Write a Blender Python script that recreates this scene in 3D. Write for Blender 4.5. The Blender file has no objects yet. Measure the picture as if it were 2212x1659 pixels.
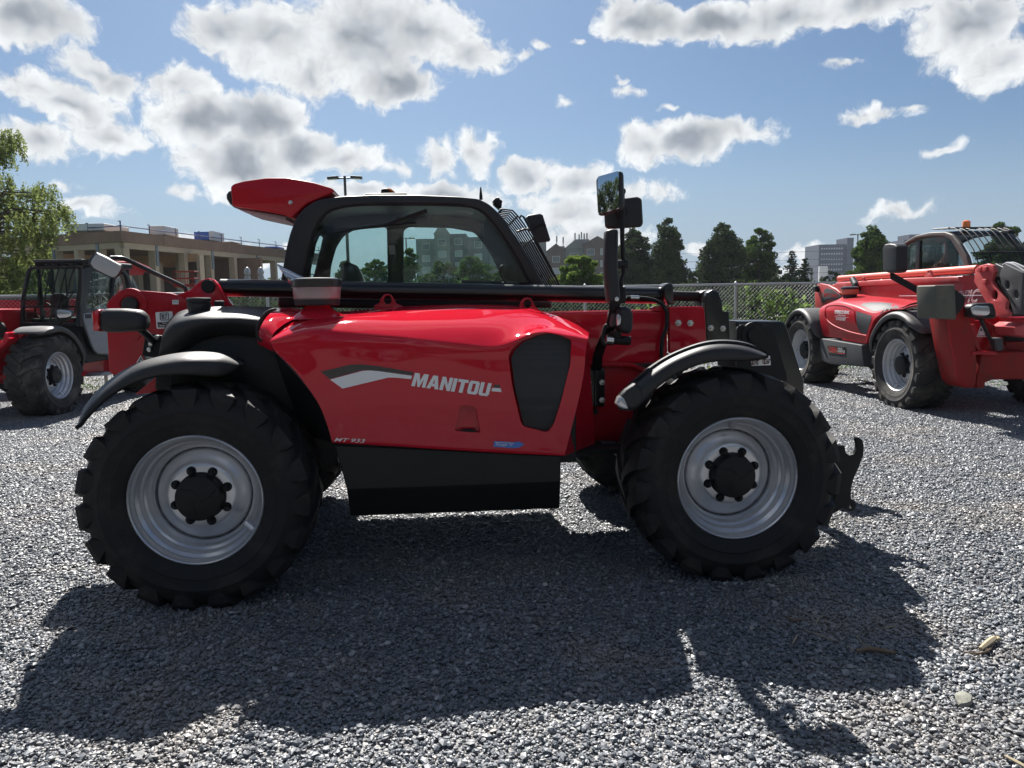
import bpy, bmesh, math, random
import numpy as np
from mathutils import Vector, Matrix
from mathutils.bvhtree import BVHTree
from mathutils.geometry import tessellate_polygon
random.seed(7); rng = np.random.default_rng(7)
PI = math.pi
S = bpy.context.scene
S.render.engine = 'CYCLES'; S.cycles.max_bounces = 7; S.cycles.diffuse_bounces = 2; S.cycles.glossy_bounces = 3; S.cycles.transmission_bounces = 4; S.cycles.transparent_max_bounces = 10; S.cycles.caustics_reflective = False; S.cycles.caustics_refractive = False
COL = S.collection
# ------------------------------------------------------------------ camera
F, CX, CY = 1662.0, 1106.0, 829.5
CAM_H, PITCH, ROLL = 1.547, 0.1118, -0.01728
_r = Vector((1, 0, 0)); _u = Vector((0, math.sin(PITCH), math.cos(PITCH))); CW = Vector((0, math.cos(PITCH), -math.sin(PITCH)))
CR = _r * math.cos(ROLL) + _u * math.sin(ROLL); CU = -_r * math.sin(ROLL) + _u * math.cos(ROLL)
CO = Vector((0, 0, CAM_H))
cd = bpy.data.cameras.new('camera'); cam = bpy.data.objects.new('camera', cd); COL.objects.link(cam)
M = Matrix((CR, CU, -CW)).transposed().to_4x4(); M.translation = CO; cam.matrix_world = M
cd.sensor_width = 36; cd.lens = 36 * F / 2212; cd.clip_start = 0.05; cd.clip_end = 6000; S.camera = cam
def ray(px, py): return (CW + CR * ((px - CX) / F) + CU * ((CY - py) / F))
ZM = {'0': (1, 0, 0), '1': (.27344, 0, 483.9), '2': (.35156, 483.9, 362.9), '3': (.39589, 138.25, 691.2), '4': (.32813, 553.0, 622.1),
      '5': (.36459, 1209.7, 362.9), '6': (.29171, 1641.7, 449.3), '7': (.36459, 1227.0, 691.2), '8': (.32813, 1123.3, 414.8),
      'a': (.19796, 0, 449.3), 'b': (.28126, 1019.6, 570.3), 'c': (.1458, 1762.7, 553.0), 'd': (.18757, 1952.8, 553.0),
      'e': (.13543, 0, 691.2), 'f': (.1042, 1278.8, 604.8), 'g': (.17188, 397.5, 345.6)}
def Q(k, x, y): s, a, b = ZM[k]; return (a + x * s, b + y * s)
def QS(k, pts): return [Q(k, *p[:2]) + tuple(p[2:]) for p in pts]
class Frame:
    def __init__(s, x, y, z, yaw):
        s.o = Vector((x, y, z)); s.ex = Vector((math.cos(yaw), math.sin(yaw), 0)); s.ey = Vector((-math.sin(yaw), math.cos(yaw), 0)); s.yaw = yaw
    def loc(s, P): v = P - s.o; return Vector((v.dot(s.ex), v.dot(s.ey), v.z))
    def dirl(s, v): return Vector((v.dot(s.ex), v.dot(s.ey), v.z))
    def w(s, p): return s.o + s.ex * p[0] + s.ey * p[1] + Vector((0, 0, p[2]))
    def d(s, px, py, d):      # point of the plane local y = d
        o = s.loc(CO); v = s.dirl(ray(px, py)); t = (d - o.y) / v.y; return o + v * t
    def x(s, px, py, x):
        o = s.loc(CO); v = s.dirl(ray(px, py)); t = (x - o.x) / v.x; return o + v * t
    def z(s, px, py, z):
        o = s.loc(CO); v = s.dirl(ray(px, py)); t = (z - o.z) / v.z; return o + v * t
WF = Frame(0, 0, 0, 0)
# ------------------------------------------------------------------ mesh helpers
class MB:
    def __init__(s): s.v = []; s.f = []
    def add(s, vs, fs):
        b = len(s.v); s.v += [tuple(v) for v in vs]; s.f += [tuple(i + b for i in f) for f in fs]; return s
    def xf(s, fn): s.v = [tuple(fn(Vector(v))) for v in s.v]; return s
    def join(s, o): return s.add(o.v, o.f)
def box(mb, c, sz, rz=0, ry=0, rx=0):
    R = Matrix.Rotation(rz, 3, 'Z') @ Matrix.Rotation(ry, 3, 'Y') @ Matrix.Rotation(rx, 3, 'X'); c = Vector(c)
    vs = [c + R @ Vector((x * sz[0] / 2, y * sz[1] / 2, z * sz[2] / 2)) for x in (-1, 1) for y in (-1, 1) for z in (-1, 1)]
    return mb.add(vs, [(0, 1, 3, 2), (4, 6, 7, 5), (0, 4, 5, 1), (2, 3, 7, 6), (0, 2, 6, 4), (1, 5, 7, 3)])
def cr(pts, n, closed=False):
    """Catmull-Rom through pts, resampled to n points evenly by length"""
    P = [np.array(p, float) for p in pts]; m = len(P); out = []
    if closed: idx = lambda i: P[i % m]; segs = m
    else: idx = lambda i: P[max(0, min(m - 1, i))]; segs = m - 1
    for i in range(segs):
        p0, p1, p2, p3 = idx(i - 1), idx(i), idx(i + 1), idx(i + 2)
        if not closed and i == 0: p0 = 2 * p1 - p2
        if not closed and i == segs - 1: p3 = 2 * p2 - p1
        for k in range(12):
            t = k / 12; out.append(.5 * (2 * p1 + (p2 - p0) * t + (2 * p0 - 5 * p1 + 4 * p2 - p3) * t * t + (3 * p1 - p0 - 3 * p2 + p3) * t ** 3))
    out.append(P[0] if closed else P[-1]); out = np.array(out)
    L = np.concatenate([[0], np.cumsum(np.linalg.norm(np.diff(out[:, :2], axis=0), axis=1) + 1e-9)])
    t = np.linspace(0, L[-1], n + (1 if closed else 0))
    r = np.stack([np.interp(t, L, out[:, j]) for j in range(out.shape[1])], 1)
    return [tuple(x) for x in (r[:-1] if closed else r)]
def tube(mb, pts, r, seg=10, caps=True, closed=False):
    P = [Vector(p) for p in pts]; n = len(P); vs = []; up = Vector((0, 0, 1)); N = None
    for i in range(n):
        if closed: T = (P[(i + 1) % n] - P[i - 1]).normalized()
        else: T = (P[min(i + 1, n - 1)] - P[max(i - 1, 0)]).normalized()
        if N is None: N = T.orthogonal().normalized()
        N = (N - T * N.dot(T)).normalized(); B = T.cross(N)
        rr = r[i] if isinstance(r, (list, tuple)) else r
        vs += [P[i] + (N * math.cos(2 * PI * k / seg) + B * math.sin(2 * PI * k / seg)) * rr for k in range(seg)]
    fs = [(i * seg + k, i * seg + (k + 1) % seg, ((i + 1) % n) * seg + (k + 1) % seg, ((i + 1) % n) * seg + k) for i in range(n if closed else n - 1) for k in range(seg)]
    if caps and not closed: fs += [tuple(range(seg))[::-1], tuple((n - 1) * seg + k for k in range(seg))]
    return mb.add(vs, fs)
def lathe(mb, prof, c=(0, 0, 0), axis="y", seg=48, ph=0, cap=True):
    """prof = list of (radius, position along axis)"""
    n = len(prof); vs = []; c = Vector(c)
    for (r, a) in prof:
        for k in range(seg):
            t = 2 * PI * k / seg + ph; x, y = math.cos(t) * r, math.sin(t) * r
            vs.append(c + (Vector((x, a, y)) if axis == 'y' else Vector((x, y, a)) if axis == 'z' else Vector((a, x, y))))
    fs = []
    for i in range(n - 1):
        for k in range(seg):
            q = (i * seg + k, (i + 1) * seg + k, (i + 1) * seg + (k + 1) % seg, i * seg + (k + 1) % seg); fs.append(q)
    if cap: fs.append(tuple(range(seg))); fs.append(tuple((n - 1) * seg + k for k in range(seg))[::-1])
    return mb.add(vs, fs)
def rnd(pts, r, n=5):
    """fillet the corners of a closed polygon"""
    out = []; m = len(pts)
    for i in range(m):
        a, b, c = Vector(pts[i - 1][:2]), Vector(pts[i][:2]), Vector(pts[(i + 1) % m][:2])
        la, lc = (a - b).length, (c - b).length; k = min(r, la * .45, lc * .45)
        p, q = b + (a - b) * (k / max(la, 1e-9)), b + (c - b) * (k / max(lc, 1e-9))
        for j in range(n + 1):
            t = j / n; v = p * (1 - t) ** 2 + b * 2 * t * (1 - t) + q * t * t; out.append((v.x, v.y))
    return out
def flat(outline, holes=(), t=.01, bev=.002, res=2):
    """2D outline (with holes) -> MB of a plate in XY, z in -t/2..t/2, rounded edges"""
    cu = bpy.data.curves.new('t', 'CURVE'); cu.dimensions = '2D'; cu.fill_mode = 'BOTH'
    bev = min(bev, t * .49); cu.extrude = max(t / 2 - bev, 0); cu.bevel_depth = bev; cu.bevel_resolution = res; cu.offset = -bev
    for pl in [outline] + list(holes):
        sp = cu.splines.new('POLY'); sp.points.add(len(pl) - 1)
        for p, q in zip(sp.points, pl): p.co = (q[0], q[1], 0, 1)
        sp.use_cyclic_u = True
    o = bpy.data.objects.new('t', cu); me = bpy.data.meshes.new_from_object(o)
    mb = MB().add([v.co[:] for v in me.vertices], [tuple(p.vertices) for p in me.polygons])
    bpy.data.objects.remove(o); bpy.data.curves.remove(cu); bpy.data.meshes.remove(me)
    return mb
def loft(rows, close_v=False, caps=False):
    n = len(rows[0]); m = len(rows); vs = [p for r in rows for p in r]; fs = []
    for i in range(m if close_v else m - 1):
        for k in range(n - 1):
            a = i * n + k; b = ((i + 1) % m) * n + k; fs.append((a, a + 1, b + 1, b))
    if caps: fs += [tuple(i * n for i in range(m)), tuple(i * n + n - 1 for i in range(m))[::-1]]
    return MB().add(vs, fs)
def ctube(mb, a, b, r, seg=12): return tube(mb, [a, b], r, seg)
def mesh_of(mb, name, smooth=True, ang=35):
    me = bpy.data.meshes.new(name); me.from_pydata(mb.v, [], mb.f); me.validate()
    bm = bmesh.new(); bm.from_mesh(me); bmesh.ops.remove_doubles(bm, verts=bm.verts, dist=1e-5); bmesh.ops.recalc_face_normals(bm, faces=bm.faces); bm.to_mesh(me); bm.free()
    if smooth and len(me.polygons):
        me.polygons.foreach_set('use_smooth', [True] * len(me.polygons)); me.set_sharp_from_angle(angle=math.radians(ang))
    return me
def ob(name, mb, mat, parent=None, loc=(0, 0, 0), rot=(0, 0, 0), smooth=True, ang=35, bevel=0, kind=None, label=None):
    me = mb if isinstance(mb, bpy.types.Mesh) else mesh_of(mb, name, smooth, ang)
    if mat is not None and not len(me.materials): me.materials.append(mat)
    o = bpy.data.objects.new(name, me); COL.objects.link(o); o.location = loc; o.rotation_euler = rot
    if parent: o.parent = parent
    if bevel:
        m = o.modifiers.new('b', 'BEVEL'); m.width = bevel; m.segments = 3; m.limit_method = 'ANGLE'; m.angle_limit = math.radians(30); m.harden_normals = True
    if kind: o['kind'] = kind
    if label: o['label'] = label
    return o
def root(name, label, cat, loc=(0, 0, 0), yaw=0, group=None):
    o = bpy.data.objects.new(name, None); COL.objects.link(o); o.location = loc; o.rotation_euler = (0, 0, yaw); o.empty_display_size = .1
    return tag(o, label, cat, group)
def tag(o, label, cat, group=None):
    o['label'] = label; o['category'] = cat
    if group: o['group'] = group
    return o
def copy_tree(o, parent=None):
    c = o.copy(); COL.objects.link(c); c.parent = parent
    for ch in o.children: copy_tree(ch, c)
    return c
# plates drawn from outlines, standing in the local plane y = d, thickness away from the viewer
def plate(fr, k, pts, d, t=.02, bev=.004, holes=(), round_=0, raw=False, smoothn=0):
    def L(pp):
        q = [fr.d(*p, d) for p in QS(k, pp)]; return [(v.x, v.z) for v in q]
    out = L(pts)
    if smoothn: out = cr(out, smoothn, True)
    if round_: out = rnd(out, round_)
    hs = [L(h) for h in holes]
    if round_: hs = [rnd(h, round_) for h in hs]
    mb = flat(out, hs, t, bev); return mb.xf(lambda v: (v.x, d - v.z, v.y))
def sheet(fr, rows, n=40, thick=0):
    """rows of (px,py,d) -> smooth lofted sheet"""
    g = [[tuple(fr.d(*p)) for p in cr(r, n)] for r in rows]
    return g
def vsmooth(g, m):
    n = len(g[0]); out = [[None] * n for _ in range(m)]
    for k in range(n):
        col = []
        c3 = [np.array(r[k]) for r in g]
        P = cr3(c3, m)
        for i in range(m): out[i][k] = tuple(P[i])
    return out
def cr3(P, n):
    m = len(P); o = []; idx = lambda i: P[max(0, min(m - 1, i))]
    for j in range(n):
        u = j / (n - 1) * (m - 1); i = min(int(u), m - 2); t = u - i
        p0, p1, p2, p3 = idx(i - 1), idx(i), idx(i + 1), idx(i + 2)
        o.append(.5 * (2 * p1 + (p2 - p0) * t + (2 * p0 - 5 * p1 + 4 * p2 - p3) * t * t + (3 * p1 - p0 - 3 * p2 + p3) * t ** 3))
    return o
def text2d(s, size=1, bold=0, shear=0, space=1):
    cu = bpy.data.curves.new('t', 'FONT'); cu.body = s; cu.size = size; cu.offset = bold; cu.shear = shear; cu.space_character = space; cu.fill_mode = 'FRONT'
    o = bpy.data.objects.new('t', cu); me = bpy.data.meshes.new_from_object(o)
    V = [v.co.copy() for v in me.vertices]; me.calc_loop_triangles(); Fc = [tuple(t.vertices) for t in me.loop_triangles]
    bpy.data.objects.remove(o); bpy.data.curves.remove(cu); bpy.data.meshes.remove(me)
    xs = [v.x for v in V]; ys = [v.y for v in V]; a, b, c, d = min(xs), max(xs), min(ys), max(ys)
    return [((v.x - a) / (b - a), (v.y - c) / (d - c)) for v in V], Fc
def quadmap(tl, tr, bl, br):
    def f(u, v):
        x = (1 - u) * ((1 - v) * bl[0] + v * tl[0]) + u * ((1 - v) * br[0] + v * tr[0])
        y = (1 - u) * ((1 - v) * bl[1] + v * tl[1]) + u * ((1 - v) * br[1] + v * tr[1]); return (x, y)
    return f
def polytri(pts):
    return [tuple(t) for t in tessellate_polygon([[Vector((p[0], p[1], 0)) for p in pts]])]
def decal(fr, bvh, tris, off=.003, maxe=12):
    """tris: triangles in overview pixels; laid on the surface behind them"""
    st = list(tris); out = []
    while st:
        t = st.pop(); e = [math.dist(t[i], t[(i + 1) % 3]) for i in range(3)]; m = max(e)
        if m > maxe:
            i = e.index(m); a, b, c = t[i], t[(i + 1) % 3], t[(i + 2) % 3]; h = ((a[0] + b[0]) / 2, (a[1] + b[1]) / 2); st += [(a, h, c), (h, b, c)]
        else: out.append(t)
    mb = MB(); o = fr.loc(CO)
    cache = {}
    def P(p):
        k = (round(p[0], 3), round(p[1], 3))
        if k not in cache:
            v = fr.dirl(ray(*p)).normalized(); h = bvh.ray_cast(o, v)[0]; cache[k] = None if h is None else tuple(h - v * off)
        return cache[k]
    for t in out:
        q = [P(p) for p in t]
        if None not in q: mb.add(q, [(0, 1, 2)])
    return mb
def bvh_of(mb_or_me):
    if isinstance(mb_or_me, bpy.types.Mesh):
        return BVHTree.FromPolygons([v.co.copy() for v in mb_or_me.vertices], [tuple(p.vertices) for p in mb_or_me.polygons])
    return BVHTree.FromPolygons([Vector(v) for v in mb_or_me.v], mb_or_me.f)
def text_tris(s, k, tl, tr, bl, br, **kw):
    V, Fc = text2d(s, **kw); f = quadmap(*[Q(k, *p) for p in (tl, tr, bl, br)]); P = [f(*v) for v in V]; T = []
    for fc in Fc:
        for i in range(1, len(fc) - 1): T.append((P[fc[0]], P[fc[i]], P[fc[i + 1]]))
    return T
def poly_tris(k, pts):
    q = QS(k, pts); return [tuple(q[i] for i in t) for t in polytri(q)]
# ------------------------------------------------------------------ materials
def N(nt, typ, **kw):
    n = nt.nodes.new(typ)
    for k, v in kw.items():
        if k.startswith('i_'): n.inputs[k[2:].replace('_', ' ')].default_value = v
        elif k[:1] == 'n' and k[1:].isdigit(): n.inputs[int(k[1:])].default_value = v
        else: setattr(n, k, v)
    return n
def c4(c): return (c[0], c[1], c[2], 1) if len(c) == 3 else c
def mat(name, col, rough=.5, metal=0, coat=0, coat_r=.05, vary=.12, vscale=6, bump=0, bscale=80, dirt=None, dirt_amt=0, dscale=5, spec=.5, trans=0, alpha=1, rvar=0):
    m = bpy.data.materials.new(name); m.use_nodes = True; nt = m.node_tree; b = nt.nodes['Principled BSDF']
    L = nt.links.new; tc = N(nt, 'ShaderNodeTexCoord')
    b.inputs['Metallic'].default_value = metal; b.inputs['Roughness'].default_value = rough
    b.inputs['Coat Weight'].default_value = coat; b.inputs['Coat Roughness'].default_value = coat_r; b.inputs['Specular IOR Level'].default_value = spec
    b.inputs['Transmission Weight'].default_value = trans; b.inputs['Alpha'].default_value = alpha
    nz = N(nt, 'ShaderNodeTexNoise'); nz.inputs['Scale'].default_value = vscale; nz.inputs['Detail'].default_value = 6; L(tc.outputs['Object'], nz.inputs['Vector'])
    mx = N(nt, 'ShaderNodeMix', data_type='RGBA'); L(nz.outputs['Fac'], mx.inputs[0])
    mx.inputs[6].default_value = c4([x * (1 - vary) for x in col[:3]]); mx.inputs[7].default_value = c4([min(1, x * (1 + vary)) for x in col[:3]])
    out = mx.outputs[2]
    if dirt is not None:
        n2 = N(nt, 'ShaderNodeTexNoise'); n2.inputs['Scale'].default_value = dscale; n2.inputs['Detail'].default_value = 9; n2.inputs['Roughness'].default_value = .7; L(tc.outputs['Object'], n2.inputs['Vector'])
        mr = N(nt, 'ShaderNodeMapRange'); mr.inputs[1].default_value = .5; mr.inputs[2].default_value = .72; mr.inputs[3].default_value = 0; mr.inputs[4].default_value = dirt_amt; L(n2.outputs['Fac'], mr.inputs[0])
        m2 = N(nt, 'ShaderNodeMix', data_type='RGBA'); L(mr.outputs[0], m2.inputs[0]); L(out, m2.inputs[6]); m2.inputs[7].default_value = c4(dirt); out = m2.outputs[2]
    L(out, b.inputs['Base Color'])
    if rvar:
        mr = N(nt, 'ShaderNodeMapRange'); mr.inputs[3].default_value = max(0, rough - rvar); mr.inputs[4].default_value = rough + rvar; mr.inputs[1].default_value = .35; mr.inputs[2].default_value = .65; L(nz.outputs['Fac'], mr.inputs[0]); L(mr.outputs[0], b.inputs['Roughness'])
    if bump:
        nb = N(nt, 'ShaderNodeTexNoise'); nb.inputs['Scale'].default_value = bscale; nb.inputs['Detail'].default_value = 3; L(tc.outputs['Object'], nb.inputs['Vector'])
        bp = N(nt, 'ShaderNodeBump'); bp.inputs['Strength'].default_value = bump; bp.inputs['Distance'].default_value = .004; L(nb.outputs['Fac'], bp.inputs['Height']); L(bp.outputs[0], b.inputs['Normal'])
    return m
def glass(name, tint, refl=.5, rough=.0, dens=1.0):
    m = bpy.data.materials.new(name); m.use_nodes = True; nt = m.node_tree; nt.nodes.remove(nt.nodes['Principled BSDF']); out = nt.nodes['Material Output']
    t = N(nt, 'ShaderNodeBsdfTransparent'); t.inputs[0].default_value = c4(tint); g = N(nt, 'ShaderNodeBsdfGlossy'); g.inputs['Roughness'].default_value = rough; g.inputs[0].default_value = (.9, .9, .9, 1)
    fz = N(nt, 'ShaderNodeFresnel'); fz.inputs[0].default_value = 1.45; ml = N(nt, 'ShaderNodeMath', operation='MULTIPLY'); ml.inputs[1].default_value = refl; nt.links.new(fz.outputs[0], ml.inputs[0])
    mx = N(nt, 'ShaderNodeMixShader'); nt.links.new(ml.outputs[0], mx.inputs[0]); nt.links.new(t.outputs[0], mx.inputs[1]); nt.links.new(g.outputs[0], mx.inputs[2]); nt.links.new(mx.outputs[0], out.inputs[0])
    return m
RED = mat('red_paint', (.53, .012, .028), .6, 0, .75, .035, .06, 2, spec=.0)
RED_IN = mat('red_paint_matte', (.42, .008, .018), .5, 0, .45, .12, .12, 3, spec=.1, dirt=(.12, .06, .05), dirt_amt=.25, dscale=3)
RED_OLD = mat('faded_red_paint', (.50, .075, .075), .45, 0, .2, .25, .16, 3, dirt=(.55, .22, .2), dirt_amt=.6, dscale=2.5, spec=.2)
RED_WORN = mat('scratched_red_paint', (.30, .012, .012), .5, 0, .15, .25, .2, 4, spec=.2, dirt=(.08, .035, .025), dirt_amt=.8, dscale=5)
ORANGE_OLD = mat('faded_orange_paint', (.62, .10, .06), .4, 0, .3, .2, .12, 3)
BLACKPL = mat('black_plastic', (.017, .0185, .021), .50, vary=.2, bump=.25, bscale=260, dirt=(.03, .029, .027), dirt_amt=.4, dscale=4, spec=.4)
BLACKPL2 = mat('weathered_black_plastic', (.045, .045, .046), .55, vary=.25, bump=.25, bscale=200, dirt=(.13, .12, .11), dirt_amt=.5, dscale=4)
BLACK = mat('black_paint', (.005, .0055, .0065), .3, 0, .3, .1, .1, 3)
BLACKM = mat('black_metal', (.010, .0108, .0125), .55, vary=.2, dirt=(.02, .017, .015), dirt_amt=.5, dscale=6, spec=.3)
DARKFR = mat('cab_black_frame', (.009, .0105, .013), .42, vary=.1, bump=.1, bscale=200)
RUBBER = mat('tyre_rubber', (.012, .0125, .014), .66, vary=.35, vscale=4, bump=.3, bscale=120, dirt=(.065, .056, .046), dirt_amt=.55, dscale=5, spec=.3)
RUBBER_D = mat('dusty_tyre_rubber', (.042, .040, .038), .8, vary=.3, vscale=4, bump=.4, bscale=120, dirt=(.17, .155, .13), dirt_amt=.85, dscale=4, spec=.25)
SILVER = mat('silver_wheel_paint', (.60, .61, .64), .30, .65, .2, .2, .05, 3, dirt=(.22, .21, .2), dirt_amt=.25, dscale=5)
SILVER_D = mat('dusty_silver_wheel_paint', (.50, .51, .52), .5, .35, 0, .2, .1, 3, dirt=(.2, .18, .16), dirt_amt=.6, dscale=6)
CHROME = mat('chrome', (.62, .61, .60), .22, 1, vary=.05)
BOLT = mat('zinc_bolt', (.6, .6, .58), .3, 1, vary=.1)
GREYPL = mat('grey_plastic', (.28, .29, .31), .5, vary=.08, bump=.1)
GREY_D = mat('dark_grey_plastic', (.07, .072, .076), .6, spec=.2, vary=.12, dirt=(.12, .11, .1), dirt_amt=.3)
WHITE = mat('white_decal', (.78, .78, .78), .35, coat=.3, vary=.03)
BLKDEC = mat('black_decal', (.012, .012, .014), .3, coat=.4, vary=.03)
BLUEDEC = mat('blue_decal', (.02, .16, .55), .3, coat=.4, vary=.2, vscale=60)
GREENDEC = mat('green_decal', (.02, .10, .07), .35, vary=.05)
REDLENS = mat('red_lens', (.55, .01, .02), .12, coat=1, vary=.03)
AMBER = mat('amber_lens', (.9, .22, .01), .15, coat=1, vary=.03)
CLEARLENS = mat('clear_lens', (.55, .56, .58), .12, .5, coat=1, vary=.2, vscale=60)
MIRROR = mat('mirror_glass', (.85, .85, .86), .02, 1, vary=.01)
MIRROR_R = mat('gravel_reflection_mirror_glass', (.42, .42, .42), .5, .3, vary=.15, vscale=200)  # speckled grey is the gravel's reflection painted into the mirror colour
GLASS = glass('cab_glass', (.86, .93, .91), .8)
GLASS_D = glass('dark_cab_glass', (.62, .70, .69), .6)
SMOKE = mat('smoked_clear_plastic', (.42, .34, .33), .25, 0, .6, .1, .25, 10, trans=.35)
SEATM = mat('seat_fabric', (.05, .055, .065), .8, vary=.2)
# ------------------------------------------------------------------ wheels
WM = {}
def tyre_mb():
    mb = MB(); half = [(.326, .012), (.338, -.006), (.352, -.014), (.40, -.036), (.405, -.034), (.45, -.044), (.455, -.047), (.49, -.040), (.515, -.026), (.536, -.008), (.550, .02), (.557, .10), (.560, .20)]
    prof = half + [(r, .40 - y) for r, y in half[::-1][1:]]
    lathe(mb, prof, seg=96, cap=False)
    st = [((.480, -.034), (.484, -.042), -.02, .060), ((.526, -.008), (.538, -.045), 0, .100), ((.538, .02), (.567, -.030), .01, .104), ((.543, .06), (.577, .03), .07, .080), ((.545, .13), (.584, .13), .18, .055), ((.545, .215), (.585, .215), .30, .050)]
    n = 19
    for side in (0, 1):
        for i in range(n):
            t0 = 2 * PI * (i + .5 * side) / n + random.uniform(-.004, .004); vs = []; fs = []
            for (b, tp, th, hw) in st:
                for (r, y), w in ((b, hw * 1.25), (tp, hw)):
                    for s in (-1, 1):
                        a = t0 + th + s * w; yy = y if side == 0 else .40 - y; vs.append((math.cos(a) * r, yy, math.sin(a) * r))
            for j in range(len(st) - 1):
                o = j * 4; fs += [(o, o + 2, o + 6, o + 4), (o + 2, o + 3, o + 7, o + 6), (o + 3, o + 1, o + 5, o + 7)]
            o = (len(st) - 1) * 4; fs += [(0, 1, 3, 2), (o, o + 2, o + 3, o + 1)]
            mb.add(vs, fs)
    return mb
def rim_mb():
    prof = [(.325, .03), (.334, .016), (.336, .004), (.333, -.006), (.327, -.009), (.321, -.004), (.317, .012), (.314, .036), (.309, .046), (.294, .053), (.290, .064), (.287, .084), (.281, .092), (.270, .096), (.266, .106), (.263, .126), (.258, .134), (.250, .137), (.247, .145), (.245, .172),
            (.243, .174), (.241, .160), (.236, .149), (.225, .139), (.205, .129), (.19, .122), (.180, .112), (.172, .102), (.164, .098), (.155, .096), (.10, .096)]
    mb = lathe(MB(), prof, seg=72, cap=False)
    return lathe(mb, [(.325, .03), (.325, .38), (.30, .38), (.245, .20), (.245, .172)], seg=48, cap=False)
def hub_mb():
    mb = lathe(MB(), [(.125, .096), (.121, .084), (.116, .082), (.116, .040), (.113, .032), (.106, .028), (.02, .0265)], seg=40)
    for k in range(3):
        a0 = 2 * PI * k / 3 + .4; pts = []
        for i in range(9):
            u = i / 8; r = .018 + .082 * u; a = a0 + 1.5 * u - 1.0 * u * u * .6; pts.append((math.cos(a) * r, .0265, math.sin(a) * r))
        tube(mb, pts, .0022, 6)
    return mb
def nut_mb():
    mb = lathe(MB(), [(.024, .097), (.024, .090), (.0235, .089), (.019, .089)], seg=20)
    lathe(mb, [(.0185, .089), (.0185, .074), (.016, .071)], seg=6); return lathe(mb, [(.010, .072), (.010, .060), (.008, .058)], seg=12)
def wheel(parent, loc, rz=0, spin=0, sc=1.0, tm=RUBBER, rm=SILVER, valve=None, nuts=True):
    key = (tm.name, rm.name)
    if key not in WM:
        a = mesh_of(tyre_mb(), 'tyre', ang=28); a.materials.append(tm); b = mesh_of(rim_mb(), 'rim', ang=50); b.materials.append(rm)
        c = mesh_of(hub_mb(), 'hub_cap'); c.materials.append(BLACKM); d = mesh_of(nut_mb(), 'wheel_nut'); d.materials.append(BLACKM)
        v = MB(); tube(v, [(.268, .070, 0), (.322, .040, 0)], .018, 14); v = mesh_of(v, 'valve_guard'); v.materials.append(rm); WM[key] = (a, b, c, d, v)
    a, b, c, d, v = WM[key]
    w = bpy.data.objects.new('wheel', b); COL.objects.link(w); w.parent = parent; w.location = loc; w.rotation_euler = (0, 0, rz); w.scale = (sc,) * 3
    t = ob('tyre', a, None, w, rot=(0, spin, 0)); ob('hub_cap', c, None, w, rot=(0, spin, 0))
    if nuts:
        for k in range(8):
            an = 2 * PI * k / 8 + spin; ob('wheel_nut', d, None, w, loc=(math.cos(an) * .138, 0, math.sin(an) * .138))
    if valve is not None: ob('valve_guard', v, None, w, rot=(0, -valve, 0))
    return w
# ------------------------------------------------------------------ main machine
X0, Y0, YAW = -0.1976, 3.9076, 0.09504
FM = Frame(X0, Y0, 0, YAW); ZC = .562; WB = 2.81
T = root('telehandler', 'clean red telehandler in the foreground, side on, with black mudguards and silver wheels', 'telehandler', (X0, Y0, 0), YAW)
def P(name, k, pts, d, mt, t=.02, bev=.004, par=None, **kw):
    ex = {q: kw.pop(q) for q in ('label', 'ang') if q in kw}
    return ob(name, plate(FM, k, pts, d, t, bev, **kw), mt, par or T, **ex)
def pt(k, x, y, d): return FM.d(*Q(k, x, y), d)
wheel(T, (-WB / 2, 0, ZC), 0, -math.radians(72), valve=-math.radians(33))
wheel(T, (WB / 2, 0, ZC), 0, -math.radians(71), valve=math.radians(92))
wheel(T, (-WB / 2 - .02, 2.24, ZC), PI, .3); wheel(T, (WB / 2 - .02, 2.24, ZC), PI, .1)
# --- chassis, axles
mb = MB(); box(mb, (-.02, 1.24, .80), (2.4, .56, .38)); box(mb, (1.35, 1.12, .62), (.34, 1.3, .22)); box(mb, (-1.35, 1.12, .62), (.34, 1.3, .22))
for x in (-WB / 2, WB / 2): lathe(mb, [(.17, -.45), (.20, -.3), (.12, .0), (.12, .9), (.20, 1.2), (.17, 1.35)], (x, .66, ZC), seg=20)
ob('chassis', mb, BLACKM, T, bevel=.01)
mb = MB(); box(mb, (-.05, .55, .80), (1.25, .62, .34)); ob('engine_sump', mb, BLACKM, T, bevel=.01)
# red inner chassis plate seen between the hood and the front wheel
P('chassis_side_plate', '5', [(60, 1162), (420, 1162), (520, 1220), (520, 1620), (40, 1620)], .86, RED_IN, .04)
P('chassis_rib', '5', [(60, 1152), (420, 1152), (560, 1212), (560, 1228), (420, 1178), (60, 1170)], .83, RED_IN, .05)
P('chassis_floor_plate', '5', [(30, 1622), (340, 1622), (345, 1648), (30, 1648)], .80, BLACKM, .5)
P('axle_bracket', '7', [(190, 722), (278, 722), (285, 742), (190, 742)], .72, GREY_D, .08)
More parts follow.
